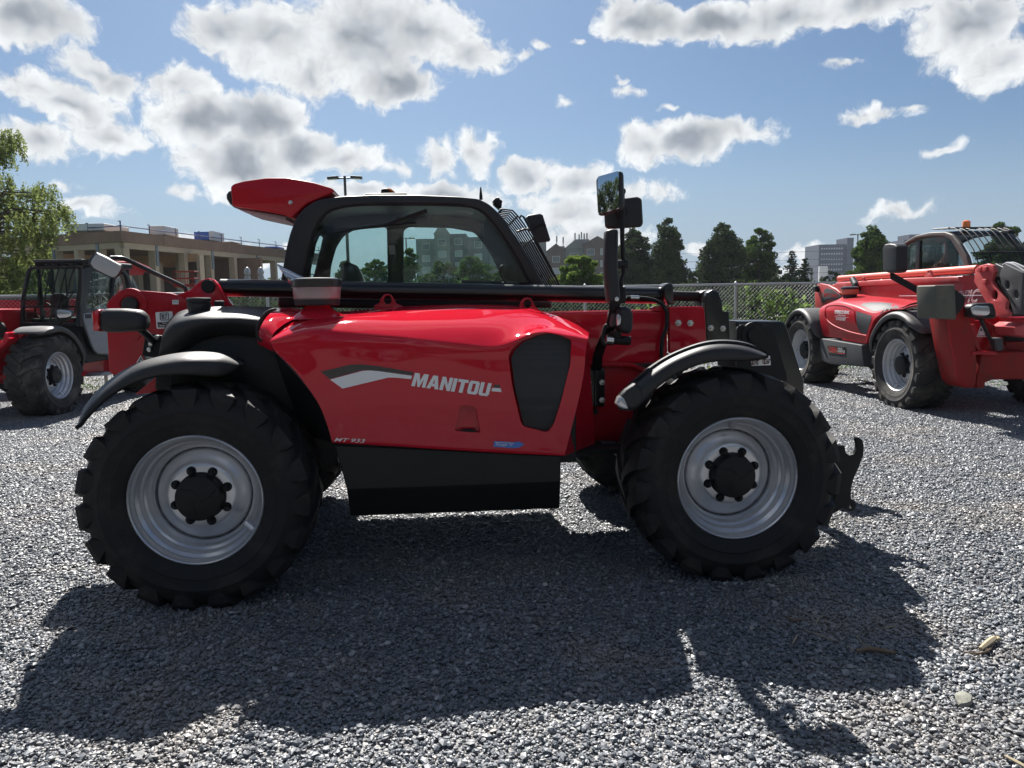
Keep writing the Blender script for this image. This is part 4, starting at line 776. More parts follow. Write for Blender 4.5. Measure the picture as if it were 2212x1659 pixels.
# crushed stone: four one-metre patches of loose stones, laid out over the yard
def gravel():
    ico = bmesh.new(); bmesh.ops.create_icosphere(ico, subdivisions=1, radius=1); iv = np.array([v.co[:] for v in ico.verts]); jf = np.array([[v.index for v in f.verts] for f in ico.faces]); ico.free()
    Vs, Fs, Ts, Vr = [], [], [], []; base = 0; n = 6400
    for var in range(4):
        r = np.clip(rng.lognormal(math.log(.0074), .40, n), .0038, .021); p = rng.uniform(-.5, .5, (n, 2))
        for i in range(n):
            q = iv * rng.uniform(.72, 1.25, (12, 1)) * np.array([1, rng.uniform(.6, .95), rng.uniform(.38, .72)]) * r[i]
            a, b_, c = rng.uniform(0, 2 * PI), rng.normal(0, .25), rng.normal(0, .25)
            ca, sa = math.cos(a), math.sin(a); cb, sb = math.cos(b_), math.sin(b_); cc_, sc = math.cos(c), math.sin(c)
            Rm = np.array([[ca, -sa, 0], [sa, ca, 0], [0, 0, 1]]) @ np.array([[1, 0, 0], [0, cb, -sb], [0, sb, cb]]) @ np.array([[cc_, 0, sc], [0, 1, 0], [-sc, 0, cc_]])
            q = q @ Rm.T + np.array([p[i, 0], p[i, 1], r[i] * .25 + rng.uniform(0, .007)]); Vs.append(q); Fs.append(jf + base); base += 12
            tone = rng.beta(2.2, 3.2); Ts.append(np.full(12, tone)); Vr.append(np.full(20, var))
    me = bpy.data.meshes.new('gravel'); nv = base
    # placement points
    pts = []
    for ix in range(-16, 17):
        for iy in range(0, 26):
            if abs(ix) < .78 * iy + 2.2 and not (iy < 1): pts.append((ix, iy + .0, 0))
    P_ = np.array(pts, float); V = np.concatenate(Vs + [P_]); Fc = np.concatenate(Fs); me.vertices.add(len(V)); me.vertices.foreach_set('co', V.ravel()); me.loops.add(Fc.size); me.loops.foreach_set('vertex_index', Fc.ravel()); me.polygons.add(len(Fc)); me.polygons.foreach_set('loop_start', np.arange(0, Fc.size, 3)); me.polygons.foreach_set('loop_total', np.full(len(Fc), 3)); me.update(); me.polygons.foreach_set('use_smooth', np.zeros(len(Fc), dtype=bool))
    a = me.attributes.new('tone', 'FLOAT', 'POINT'); a.data.foreach_set('value', np.concatenate(Ts + [np.zeros(len(P_))]))
    a = me.attributes.new('variant', 'INT', 'POINT'); a.data.foreach_set('value', np.concatenate([np.repeat(np.arange(4), n * 12), np.full(len(P_), -1)]).astype(np.int32))
    o = ob('gravel', me, GM, None, kind='stuff'); tag(o, 'grey crushed stone gravel covering the whole yard', 'gravel')
    ng = bpy.data.node_groups.new('gravel_layout', 'GeometryNodeTree'); ng.interface.new_socket('Geometry', in_out='INPUT', socket_type='NodeSocketGeometry'); ng.interface.new_socket('Geometry', in_out='OUTPUT', socket_type='NodeSocketGeometry')
    gi = ng.nodes.new('NodeGroupInput'); go = ng.nodes.new('NodeGroupOutput'); Lk = ng.links.new
    na = ng.nodes.new('GeometryNodeInputNamedAttribute'); na.data_type = 'INT'; na.inputs[0].default_value = 'variant'
    def sep(v):
        c = ng.nodes.new('FunctionNodeCompare'); c.data_type = 'INT'; c.operation = 'EQUAL'; Lk(na.outputs[0], c.inputs[2]); c.inputs[3].default_value = v
        s = ng.nodes.new('GeometryNodeSeparateGeometry'); s.domain = 'POINT'; Lk(gi.outputs[0], s.inputs[0]); Lk(c.outputs[0], s.inputs[1]); return s.outputs[0]
    jn = ng.nodes.new('GeometryNodeJoinGeometry')
    for v in range(4):
        gi_ = ng.nodes.new('GeometryNodeGeometryToInstance'); Lk(sep(v), gi_.inputs[0]); Lk(gi_.outputs[0], jn.inputs[0])
    ip = ng.nodes.new('GeometryNodeInstanceOnPoints'); mp = ng.nodes.new('GeometryNodeMeshToPoints'); Lk(sep(-1), mp.inputs[0]); Lk(mp.outputs[0], ip.inputs[0]); Lk(jn.outputs[0], ip.inputs[2]); ip.inputs[3].default_value = True
    ri = ng.nodes.new('FunctionNodeRandomValue'); ri.data_type = 'INT'; ri.inputs[4].default_value = 0; ri.inputs[5].default_value = 3; ri.inputs[8].default_value = 3; Lk(ri.outputs[2], ip.inputs[4])
    rr_ = ng.nodes.new('FunctionNodeRandomValue'); rr_.data_type = 'INT'; rr_.inputs[4].default_value = 0; rr_.inputs[5].default_value = 3; rr_.inputs[8].default_value = 9
    mu = ng.nodes.new('ShaderNodeMath'); mu.operation = 'MULTIPLY'; mu.inputs[1].default_value = PI / 2; Lk(rr_.outputs[2], mu.inputs[0]); cx_ = ng.nodes.new('ShaderNodeCombineXYZ'); Lk(mu.outputs[0], cx_.inputs[2])
    e2r = ng.nodes.new('FunctionNodeEulerToRotation'); Lk(cx_.outputs[0], e2r.inputs[0]); Lk(e2r.outputs[0], ip.inputs[5]); Lk(ip.outputs[0], go.inputs[0])
    md = o.modifiers.new('layout', 'NODES'); md.node_group = ng; return o
gravel()
# ------------------------------------------------------------------ background: helpers
WP = lambda px, py, Y: WF.d(px, py, Y)
def hzn(px): return CY - F * math.tan(PITCH) + (-ROLL) * (CX - px) * 1.0
def leafmat(name, c1, c2, tr=.35):
    m = bpy.data.materials.new(name); m.use_nodes = True; t = m.node_tree; t.nodes.remove(t.nodes['Principled BSDF']); o = t.nodes['Material Output']; Lk = t.links.new
    at = N(t, 'ShaderNodeAttribute'); at.attribute_name = 'tone'; mx = N(t, 'ShaderNodeMix', data_type='RGBA'); Lk(at.outputs['Fac'], mx.inputs[0]); mx.inputs[6].default_value = c4(c1); mx.inputs[7].default_value = c4(c2)
    d = N(t, 'ShaderNodeBsdfDiffuse'); tl = N(t, 'ShaderNodeBsdfTranslucent'); ms = N(t, 'ShaderNodeMixShader'); ms.inputs[0].default_value = tr; Lk(mx.outputs[2], d.inputs[0]); Lk(mx.outputs[2], tl.inputs[0]); Lk(d.outputs[0], ms.inputs[1]); Lk(tl.outputs[0], ms.inputs[2]); Lk(ms.outputs[0], o.inputs[0]); return m
LEAF_D = leafmat('dark_leaves', (.028, .042, .022), (.075, .105, .048), .25)
LEAF_M = leafmat('green_leaves', (.03, .06, .015), (.09, .14, .03), .35)
LEAF_W = leafmat('feathery_leaves', (.09, .12, .04), (.25, .30, .10), .5)
LEAF_L = leafmat('light_green_leaves', (.07, .13, .025), (.20, .27, .06), .4)
LEAF_V = leafmat('vine_leaves', (.045, .09, .02), (.15, .23, .045), .45)
NEEDLE = leafmat('spruce_needles', (.012, .028, .014), (.03, .05, .025), .1)
BARK = mat('bark', (.07, .055, .042), .9, vary=.4, bump=.5, bscale=30)
def leaves(name, C, size, mt, parent, asp=.55, tones=None, droop=0, kind=None):
    """C = (n,3) centres -> one mesh of small leaf-clump faces"""
    n = len(C); a = rng.normal(size=(n, 3)); a[:, 2] -= droop; a /= np.linalg.norm(a, axis=1)[:, None]; b = rng.normal(size=(n, 3)); b -= a * (a * b).sum(1)[:, None]; b /= np.linalg.norm(b, axis=1)[:, None]
    s = size * rng.uniform(.6, 1.35, (n, 1)); w_ = s * asp
    V = np.stack([C - a * s, C - b * w_ * .9 + a * s * .1, C + a * s, C + b * w_ + a * s * .05], 1).reshape(-1, 3)
    me = bpy.data.meshes.new(name); me.vertices.add(4 * n); me.vertices.foreach_set('co', V.ravel()); me.loops.add(4 * n); me.loops.foreach_set('vertex_index', np.arange(4 * n)); me.polygons.add(n); me.polygons.foreach_set('loop_start', np.arange(0, 4 * n, 4)); me.polygons.foreach_set('loop_total', np.full(n, 4)); me.update()
    t = rng.uniform(0, 1, n) if tones is None else np.clip(tones + rng.normal(0, .15, n), 0, 1); at = me.attributes.new('tone', 'FLOAT', 'POINT'); at.data.foreach_set('value', np.repeat(t, 4))
    return ob(name, me, mt, parent, kind=kind)
def tree(name, label, base, H, prof, n=9000, size=.13, mt=LEAF_D, clumps=150, group=None, trunk=.16, csz=.075, seed=0, stemtop=.85, cat='tree'):
    """prof: (height fraction, radius) pairs of the crown envelope"""
    r = np.random.default_rng(seed + 11); T_ = root(name, label, cat, base, 0, group)
    hs = np.array([p[0] for p in prof]); rs = np.array([p[1] for p in prof]); cl = []; limbs = MB()
    tube(limbs, [(0, 0, 0), (r.normal(0, .05), r.normal(0, .05), H * .35), (r.normal(0, .1), r.normal(0, .1), H * stemtop)], [trunk, trunk * .75, trunk * .2], 8)
    wts = np.interp(np.linspace(hs[0], hs[-1], 200), hs, rs) ** 1.3 + .02; wts /= wts.sum()
    for k in range(clumps):
        h = np.linspace(hs[0], hs[-1], 200)[r.choice(200, p=wts)]; R_ = np.interp(h, hs, rs); a = r.uniform(0, 2 * PI); q = R_ * (r.uniform(.15, 1) ** .5) * r.uniform(.8, 1.08); c = np.array([math.cos(a) * q, math.sin(a) * q, h * H]); cl.append((c, R_))
        if k % 3 == 0: z0 = max(H * hs[0] * .6, c[2] - R_ * .9); tube(limbs, [(0, 0, z0), tuple(c * np.array([.5, .5, 1]) - np.array([0, 0, (c[2] - z0) * .35])), tuple(c)], [trunk * .35, trunk * .2, trunk * .06], 5)
    C, tn = [], []
    for c, R_ in cl:
        m = int(n / clumps * r.uniform(.6, 1.4)); s = H * csz * r.uniform(.6, 1.3) * (.5 + .5 * min(1, R_ / max(rs))); p = r.normal(size=(m, 3)); p /= np.linalg.norm(p, axis=1)[:, None]; p *= (r.uniform(0, 1, (m, 1)) ** .45) * s * np.array([1.15, 1.15, .75]); C.append(c + p); tn.append(np.full(m, r.uniform(.1, .9)))
    ob('trunk', limbs, BARK, T_); leaves('crown', np.concatenate(C), size, mt, T_, tones=np.concatenate(tn)); return T_
def spruce(label, base, H, R_, n=6000, group=None, seed=0):
    r = np.random.default_rng(seed); T_ = root('spruce_tree', label, 'tree', base, 0, group); mb = MB(); tube(mb, [(0, 0, 0), (0, 0, H)], [.14, .02], 7); C = []
    k = 0; z = H * .08
    while z < H * .99:
        f = 1 - z / H; nb = 7
        for j in range(nb):
            a = r.uniform(0, 2 * PI); ln = R_ * (f ** .8) * r.uniform(.7, 1.15) + .05; e = np.array([math.cos(a) * ln, math.sin(a) * ln, -ln * .25 + .12]); tube(mb, [(0, 0, z), tuple(e + np.array([0, 0, z]))], [.03, .008], 4)
            m = max(4, int(n * ln / R_ / 200)); t = r.uniform(.1, 1, m); C.append(np.outer(t, e) + np.array([0, 0, z]) + r.normal(0, .05 + .04 * ln, (m, 3)) * np.array([1, 1, .5]))
        z += H * .035
    ob('trunk', mb, BARK, T_); leaves('crown', np.concatenate(C), .10, NEEDLE, T_); return T_
def at_px(px, Y): p = WP(px, 640, Y); return (p.x, Y, 0)
def ztop(px, py, Y): return WP(px, py, Y).z
col = [(.08, .5), (.2, 1.5), (.35, 1.75), (.55, 1.5), (.75, 1.15), (.9, .6), (1.0, .12)]
def sc_prof(p, k): return [(a, b * k) for a, b in p]
G = 'tall trees beyond the fence'
def T_at(px, py, Y, halfpx, prof, label, seed, mt=LEAF_D, n=38000, size=.105, **kw):
    H_ = ztop(px, py, Y); mx = max(b for a, b in prof); k = halfpx / F * Y / mx; return tree('broadleaf_tree', label, at_px(px, Y), H_, sc_prof(prof, k), n, size, mt, seed=seed, group=kw.pop('group', G), **kw)
T_at(1372, 490, 62, 46, col, 'dark leafy tree right behind the square mirror on the mirror mast', 1, clumps=220)
T_at(1443, 474, 60, 44, [(.06, 1.5), (.2, 1.8), (.35, 1.6), (.55, 1.25), (.75, 1.0), (.9, .7), (1, .15)], 'tallest dark tree with a narrow top, just right of the mirror mast', 2, clumps=240)
T_at(1560, 481, 62, 47, [(.06, 1.2), (.2, 1.5), (.4, 1.7), (.6, 1.6), (.8, 1.2), (.93, .6), (1, .15)], 'broad dark tree with a rounded top left of the paler loose tree', 3, clumps=260)
T_at(1640, 494, 66, 44, [(.05, 1.7), (.25, 1.8), (.5, 1.5), (.75, 1.35), (.9, .9), (1, .2)], 'paler loose-crowned tree right of the broad dark tree', 4, mt=LEAF_M, n=26000, clumps=150)
T_at(1500, 590, 58, 34, [(.1, 1.5), (.5, 1.7), (.9, .9), (1, .3)], 'low dark bushy tree filling the gap between two tall trees', 5, n=5000, clumps=50, cat='tree')
T_at(1690, 580, 60, 32, [(.1, 1.3), (.5, 1.6), (.9, .9), (1, .3)], 'short dark round tree just left of the two spruces', 6, n=5000, clumps=50)
spruce('taller spruce with layered branches, left of the smaller spruce', at_px(1709, 58), ztop(1709, 540, 58), 1.5, group='spruces beyond the fence', seed=3)
spruce('smaller pointed spruce right of the layered spruce', at_px(1736, 56), ztop(1736, 558, 56), 1.3, group='spruces beyond the fence', seed=4)
T_at(1250, 551, 42, 58, [(.1, 1.4), (.4, 1.8), (.7, 1.6), (.9, .9), (1, .3)], 'wide light green tree behind the cab guard bars', 7, mt=LEAF_L, n=34000, clumps=150, size=.09, group='small trees beyond the fence')
T_at(1880, 488, 62, 46, [(.1, 1.3), (.3, 1.7), (.55, 1.5), (.8, 1.0), (1, .15)], 'irregular green tree behind the lamp post on the right', 8, mt=LEAF_M, clumps=200)
T_at(1800, 584, 60, 46, [(.1, 1.6), (.5, 1.8), (.9, 1.0), (1, .3)], 'low dark bushy tree in front of the slate grey tower block', 9, n=6000, clumps=60)
T_at(1975, 535, 64, 40, [(.1, 1.6), (.5, 1.8), (.9, 1.0), (1, .3)], 'green tree seen behind the right machine mirror', 10, mt=LEAF_M, n=6000, clumps=60)
T_at(2160, 478, 60, 50, [(.1, 1.6), (.5, 1.8), (.85, 1.0), (1, .2)], 'tree rising over the cab roof of the right machine', 12, mt=LEAF_M, clumps=90)
T_at(2225, 485, 60, 40, [(.1, 1.6), (.5, 1.8), (.85, 1.0), (1, .2)], 'tree cut by the right picture edge above the machine', 13, mt=LEAF_M, clumps=80)
for i, (px, py, Y, hw, lab) in enumerate(((812, 560, 60, 52, 'round dark tree seen through the left cab window'), (748, 566, 62, 24, 'small tree at the left edge of the cab window, by the lamp post'), (886, 536, 58, 20, 'slim tree in front of the flats, at the left of the right cab window'), (955, 566, 55, 52, 'bushy tree below the gabled flats, seen through the cab'), (1020, 553, 55, 62, 'round green tree seen through the right half of the cab window'), (1090, 572, 55, 48, 'low green tree behind the front edge of the cab window'))):
    T_at(px, py, Y, hw, [(.1, 1.5), (.45, 1.8), (.8, 1.3), (1, .3)], lab, 20 + i, mt=LEAF_M, n=14000, clumps=130, group='trees seen through the cab')
# tree at the left edge: weeping fine foliage
def locust():
    Y = 24; r = np.random.default_rng(5); base = at_px(-130, Y); T_ = root('locust_tree', 'feathery drooping tree at the left edge behind the left machine', 'tree', base); mb = MB(); C = []; tn = []
    tube(mb, [(0, 0, 0), (.2, .1, 2.5), (.5, 0, 5.2), (.3, 0, 6.6)], [.2, .16, .1, .04], 9)
    cl = [(x, y, s) for x, y, s in ((20, 430, 1), (60, 420, 1), (100, 425, .8), (128, 450, .7), (30, 470, 1), (80, 470, 1), (120, 480, .8), (10, 520, 1), (55, 515, 1), (95, 500, .8), (20, 570, 1), (50, 560, 1), (85, 545, .7), (15, 610, 1), (45, 600, .9), (75, 590, .6), (20, 640, 1), (50, 635, .7), (-10, 440, 1), (-30, 500, 1), (-30, 570, 1), (-50, 620, 1), (-60, 460, 1), (14, 300, .6), (34, 315, .5), (8, 335, .6), (-20, 320, .9), (-50, 350, 1), (-80, 400, 1), (-90, 520, 1), (12, 395, .7), (140, 462, .4))]
    for (x, y, s) in cl:
        for q in range(2):
            dy = r.uniform(-1.3, 1.3); p = WP(x + r.normal(0, 6), y + r.normal(0, 6), Y + dy); c = np.array([p.x - base[0], p.y - base[1], p.z]); tube(mb, [(.3, 0, max(1.5, c[2] - 1.6)), tuple(c * np.array([.6, .6, 1]) + np.array([.1, 0, .1])), tuple(c)], [.05, .03, .008], 5)
            for st in range(int(19 * s)):
                a = r.uniform(0, 2 * PI); rad = .5 * s * r.uniform(.1, 1); o = c + np.array([math.cos(a) * rad, math.sin(a) * rad, r.uniform(0, .30)]); ln = r.uniform(.3, .75); m = 26; t = np.linspace(0, 1, m)[:, None]; dr = np.array([math.cos(a) * .25, math.sin(a) * .25, -1.0])
                C.append(o + dr * t * ln + r.normal(0, .028, (m, 3))); tn.append(np.full(m, r.uniform(.1, .9)))
    ob('trunk', mb, BARK, T_); leaves('crown', np.concatenate(C), .055, LEAF_W, T_, asp=.38, tones=np.concatenate(tn), droop=.6)
locust()
# dark shrub belt behind the fence
def belt():
    r = np.random.default_rng(8); C = []; tn = []
    for k in range(700):
        x = r.uniform(-24, 26); y = r.uniform(21.5, 27) + max(0, (abs(x) - 10) * .3); h = r.uniform(.3, 1.5) + .15 * math.sin(x * 1.3); s = r.uniform(.35, .6); m = 110
        p = r.normal(size=(m, 3)); p /= np.linalg.norm(p, axis=1)[:, None]; C.append(np.array([x, y, h]) + p * s * (r.uniform(0, 1, (m, 1)) ** .4) * np.array([1.2, 1.2, 1])); tn.append(np.full(m, r.uniform(0, .8)))
    C = np.concatenate(C); C[:, 2] = np.maximum(C[:, 2], .03)
    o = leaves('shrub_belt', C, .085, LEAF_D, None, tones=np.concatenate(tn), kind='stuff'); tag(o, 'dense dark shrubs growing behind the chain-link fence', 'shrubs')
belt()
def far_wood():
    r = np.random.default_rng(9); C = []
    for k in range(520):
        px = r.uniform(-100, 2350); Y = r.uniform(66, 80); h = ztop(px, 612 + r.uniform(-22, 14), Y); x = at_px(px, Y)[0]; s = r.uniform(1.2, 2.2); m = 60
        p = r.normal(size=(m, 3)); p /= np.linalg.norm(p, axis=1)[:, None]; C.append(np.array([x, Y, r.uniform(.1, .85) * h]) + p * s * (r.uniform(0, 1, (m, 1)) ** .4) * np.array([1.2, 1, .55]))
    C = np.concatenate(C); C[:, 2] = np.maximum(C[:, 2], .05); o = leaves('distant_wood', C, .32, LEAF_D, None, kind='stuff'); tag(o, 'low dark belt of woodland along the horizon', 'woodland')
far_wood()
def wood_behind():
    r = np.random.default_rng(19); C = []
    for k in range(1100):
        an = math.radians(r.uniform(168, 372)); q_ = r.uniform(38, 46); x = math.cos(an) * q_; y = math.sin(an) * q_ * .8; h = r.uniform(.2, 8.5 + 1.5 * math.sin(x * .35)); p = r.normal(size=(40, 3)); p /= np.linalg.norm(p, axis=1)[:, None]; C.append(np.array([x, y, h]) + p * 1.7 * (r.uniform(0, 1, (40, 1)) ** .4) * np.array([1, 1, .7]))
    C = np.concatenate(C); C[:, 2] = np.maximum(C[:, 2], .05); o = leaves('tree_row', C, .42, LEAF_D, None, kind='stuff'); tag(o, 'row of dark trees behind the viewer, mirrored in the glossy paint', 'woodland')
wood_behind()
# ------------------------------------------------------------------ fence
GALV = mat('galvanised_steel', (.42, .43, .44), .45, .6, vary=.12)
fa, fb_ = Vector((-13.5, 13.75, 0)), Vector((16.5, 16.3, 0)); fd = (fb_ - fa).normalized(); FL_ = (fb_ - fa).length; FH = 1.73
FN = root('chain_link_fence', 'galvanised chain-link fence with round posts across the back of the yard', 'fence', tuple(fa), math.atan2(fd.y, fd.x))
mb = MB(); tube(mb, [(0, 0, FH), (FL_, 0, FH)], .021, 10); ob('top_rail', mb, GALV, FN)
px_ = at_px(1592, 15.25)[0]; t0 = (px_ - fa.x) / fd.x % 3.02; pm = None
pb = MB(); tube(pb, [(0, .05, 0), (0, .05, FH + .03)], .030, 12); lathe(pb, [(.034, FH - .02), (.034, FH + .03), (.02, FH + .05), (.005, FH + .06)], (0, .05, 0), 'z', 12); pm = mesh_of(pb, 'fence_post'); pm.materials.append(GALV)
t = t0
while t < FL_: ob('fence_post', pm, None, FN, loc=(t, 0, 0)); t += 3.02
def chain():
    step = .058 * math.sqrt(2) * .95; h = FH - .02; V, Fc = [], []; r_ = .0021; n = int((FL_ + h) / step)
    for k in range(n):
        for s in (1, -1):
            x0 = k * step - (h if s == 1 else 0); a = np.array([x0, 0.0, .02]); b = np.array([x0 + s * h, 0.0, h])
            if s == -1: a[0] += 0; b[0] = a[0] - h
            if max(a[0], b[0]) < 0 or min(a[0], b[0]) > FL_: continue
            # clip to the run
            lo, hi = sorted((a[0], b[0])); u0 = max(0, (0 - a[0]) / (b[0] - a[0]) if b[0] > a[0] else (FL_ - a[0]) / (b[0] - a[0])); u1 = min(1, (FL_ - a[0]) / (b[0] - a[0]) if b[0] > a[0] else (0 - a[0]) / (b[0] - a[0]))
            A_, B_ = a + (b - a) * u0, a + (b - a) * u1; yo = .003 * s; base = len(V)
            for P_ in (A_, B_):
                for (dx, dy) in ((r_ * 1.2, 0), (-r_ * .6, r_), (-r_ * .6, -r_)): V.append((P_[0] + dx, P_[1] + dy + yo, P_[2]))
            Fc += [(base, base + 1, base + 4, base + 3), (base + 1, base + 2, base + 5, base + 4), (base + 2, base, base + 3, base + 5)]
    m = MB(); m.v = V; m.f = Fc; me = bpy.data.meshes.new('chain_link_mesh'); me.from_pydata(V, [], Fc); me.materials.append(GALV); ob('wire_mesh', me, None, FN, smooth=False)
chain()
# vines climbing the fence
r = np.random.default_rng(15)
for i, (px, y0, y1, wd_, lab) in enumerate(((1528, 640, 720, 8, 'thin vine on the fence just right of the black boom head'), (1660, 612, 700, 14, 'leafy green vine climbing the fence right of the post'), (1683, 622, 700, 16, 'dense bright vine on the fence, left of the right machine'), (1716, 615, 690, 16, 'yellow-green vine on the fence close to the right machine'), (1742, 630, 700, 12, 'vine low on the fence beside the rear mudguard of the right machine'), (1570, 655, 700, 8, 'small vine low on the fence left of the post'), (1400, 606, 640, 14, 'vine tips over the fence rail behind the mirror mast'), (1620, 606, 660, 10, 'vine hanging from the fence rail right of the post'))):
    Yv = 15.05 + (px - 1200) / 1662 * 15 * .085; b = WP(px, y1, Yv); p0 = (b.x, b.y + .05, 0); Vn = root('climbing_vine', lab, 'vine', p0, 0, 'vines on the fence'); C = []; zt = WP(px, y0, Yv).z; mb = MB()
    for q in range(3):
        x = r.normal(0, wd_ / F * 15 * .5); pts = [(x * .3, 0, 0)] + [(x + r.normal(0, .05), r.normal(0, .03), zt * u * r.uniform(.85, 1.03)) for u in (.3, .55, .8, 1.0)]; pts.sort(key=lambda v: v[2]); tube(mb, pts, .006, 5)
        for j in range(45): u = r.uniform(.1, 1) * (len(pts) - 1); k = min(int(u), len(pts) - 2); a_ = np.array(pts[k]) * (1 - (u - k)) + np.array(pts[k + 1]) * (u - k); C.append(a_ + r.normal(0, .06, 3) * np.array([1.2, .5, 1]))
    C = np.array(C); C[:, 2] = np.maximum(C[:, 2], .02); ob('stem', mb, BARK, Vn); leaves('foliage', C, .055, LEAF_V, Vn, asp=.7)
# road, verge, weeds
road = mat('pale_road', (.40, .39, .37), .8, vary=.15, vscale=.6); grassm = mat('grass_ground', (.07, .10, .03), .9, vary=.4, vscale=1.5)
def quad(name, x0, x1, y0, y1, z, m): return ob(name, MB().add([(x0, y0, z), (x1, y0, z), (x1, y1, z), (x0, y1, z)], [(0, 1, 2, 3)]), m, None, smooth=False, kind='structure')
quad('verge', -60, 90, 27.5, 44, .004, grassm); quad('road', -120, 160, 44, 57, .008, road); quad('field', -300, 300, 57.2, 160, .004, grassm)
kb = MB(); box(kb, (20, 43.9, .06), (280, .2, .14)); ob('kerb', kb, road, None, kind='structure')
def grass(name, lab, spots, n, mt=LEAF_V, s=.03):
    r = np.random.default_rng(31); C = []
    for (x, y, rx, ry, h) in spots: C.append(np.stack([r.normal(x, rx, n), r.normal(y, ry, n), r.uniform(0, 1, n) ** 1.5 * h], 1))
    C = np.concatenate(C); o = leaves(name, C, s, mt, None, asp=.25, kind='stuff'); tag(o, lab, 'weeds')
g1 = [(x, 15 + .085 * x + r.normal(0, .3), .35, .18, r.uniform(.05, .3)) for x in np.arange(-9, 13, .55)] + [(6.8, 13.2, .5, .4, .06), (7.5, 12.6, .6, .3, .05), (8.3, 11.2, .5, .25, .05), (9.2, 11.0, .5, .3, .06), (5.2, 14.2, .7, .3, .1)]
grass('weeds', 'low green weeds and grass along the foot of the fence', g1, 260)
# ------------------------------------------------------------------ lamp posts, poles, wires
POLE = mat('dark_pole_paint', (.03, .028, .027), .5); POLEG = mat('grey_pole', (.16, .15, .135), .7)
def lamp(px, py, Y, label, mt, heads=2):
    b = at_px(px, Y); h = ztop(px, py, Y); L_ = root('lamp_post', label, 'lamp post', b, 0, 'double headed lamp posts'); mb = MB(); tube(mb, [(0, 0, 0), (0, 0, h)], [.11, .075], 10); tube(mb, [(0, 0, 0), (0, 0, .4)], .2, 12); ob('pole', mb, mt, L_)
    for s in (-1, 1):
        mb = MB(); tube(mb, [(0, 0, h - .12), (s * .35, 0, h - .12)], .045, 8); ob('arm', mb, mt, L_); hd = MB(); box(hd, (s * .68, 0, h - .10), (.66, .34, .16), 0, s * .06); a = ob('lamp_head', hd, mt, L_, bevel=.03); g_ = MB(); box(g_, (s * .72, 0, h - .19 + .0), (.4, .26, .03), 0, s * .06); ob('lens', g_, CLEARLENS, a)
lamp(755, 380, 46, 'tall dark double-headed lamp post behind the cab roof', POLE)
lamp(881, 513, 92, 'grey double-headed lamp post seen through the cab window', POLEG); lamp(1849, 505, 100, 'double-headed lamp post in front of the slate grey tower block', POLEG)
mb = MB(); b = at_px(1856, 96); tube(mb, [(0, 0, 0), (0, 0, ztop(1856, 528, 96))], [.16, .11], 8); tag(ob('utility_pole', mb, POLEG, None, loc=b), 'plain grey pole just right of the right lamp post', 'pole')
mb = MB(); b = at_px(1752, 90); h = ztop(1752, 578, 90); tube(mb, [(0, 0, 0), (0, 0, h)], [.15, .1], 8); box(mb, (-.5, 0, h - .3), (1.3, .1, .1)); tag(ob('utility_pole', mb, POLEG, None, loc=b), 'short utility pole with a cross arm right of the spruces', 'pole')
for i, (ya, yb) in enumerate(((547, 535), (564, 553), (579, 567), (590, 584))):
    a, b = WP(1400, ya + 1, 88), WP(2000, yb - 6, 96); pts = []
    for k in range(21): u = k / 20; p = a.lerp(b, u); p.z -= .7 * 4 * u * (1 - u) * .5; pts.append(p)
    mb = MB(); tube(mb, pts, .022, 4); tag(ob('power_line', mb, POLE, None), ('topmost', 'second from top', 'third from top', 'lowest')[i] + ' power line strung behind the tall trees', 'power line', 'power lines')
# ------------------------------------------------------------------ buildings
SLATE = mat('slate_cladding', (.055, .07, .10), .7, vary=.1); WIN = mat('window_glass', (.10, .12, .15), .15, vary=.3, vscale=.4); WINL = mat('pale_window', (.35, .38, .42), .2, vary=.2, vscale=.5)
BRICK = mat('brown_brick', (.13, .095, .09), .85, vary=.25, vscale=1.2); GREYW = mat('grey_render', (.20, .21, .22), .85, vary=.1, vscale=.5); BLOCKW = mat('white_wall', (.62, .62, .6), .7, vary=.1, vscale=.5)
wm = {}
def window(par, x, z, w_, h_, y, mt, fr_m):
    k = (round(w_, 2), round(h_, 2), mt.name)
    if k not in wm:
        m = MB(); box(m, (0, 0, 0), (w_ + .16, .12, h_ + .16)); a = mesh_of(m, 'window', False); a.materials.append(fr_m); m = MB(); box(m, (0, -.05, 0), (w_, .08, h_)); b = mesh_of(m, 'pane', False); b.materials.append(mt); wm[k] = (a, b)
    a, b = wm[k]; o = ob('window', a, None, par, loc=(x, y, z), smooth=False); ob('pane', b, None, o, smooth=False)
def block(par, nm, x0, x1, y0, dep, h, mt): m = MB(); box(m, ((x0 + x1) / 2, y0 + dep / 2, h / 2), (x1 - x0, dep, h)); return ob(nm, m, mt, par, smooth=False)
# slate tower block on the right
Y = 300; b = at_px(1766, Y); B1 = root('tower_block', 'slate grey slab block with a grid of small windows beyond the trees', 'building', b); X = lambda px: at_px(px, Y)[0] - b[0]
h = ztop(1790, 528, Y); block(B1, 'wall', 0, X(1836), 0, 14, h, SLATE); h2 = ztop(1832, 514, Y); block(B1, 'stair_tower', X(1824), X(1838), -1, 10, h2, SLATE)
m = MB(); box(m, (X(1775), -.6, ztop(1775, 575, Y) / 2), (X(1784), 1.0, ztop(1775, 575, Y))); ob('white_base_wall', m, BLOCKW, B1, smooth=False)
for i in range(9):
    for j in range(7): window(B1, X(1768) + .8 + i * (X(1822) - X(1768) - 1) / 9, h - 1.6 - j * 2.0, .55, .6, -.02, WINL, SLATE)
B2 = root('tower_block', 'slate grey block whose top shows left of the right machine cab', 'building', at_px(1948, Y)); X2 = lambda px: at_px(px, Y)[0] - at_px(1948, Y)[0]
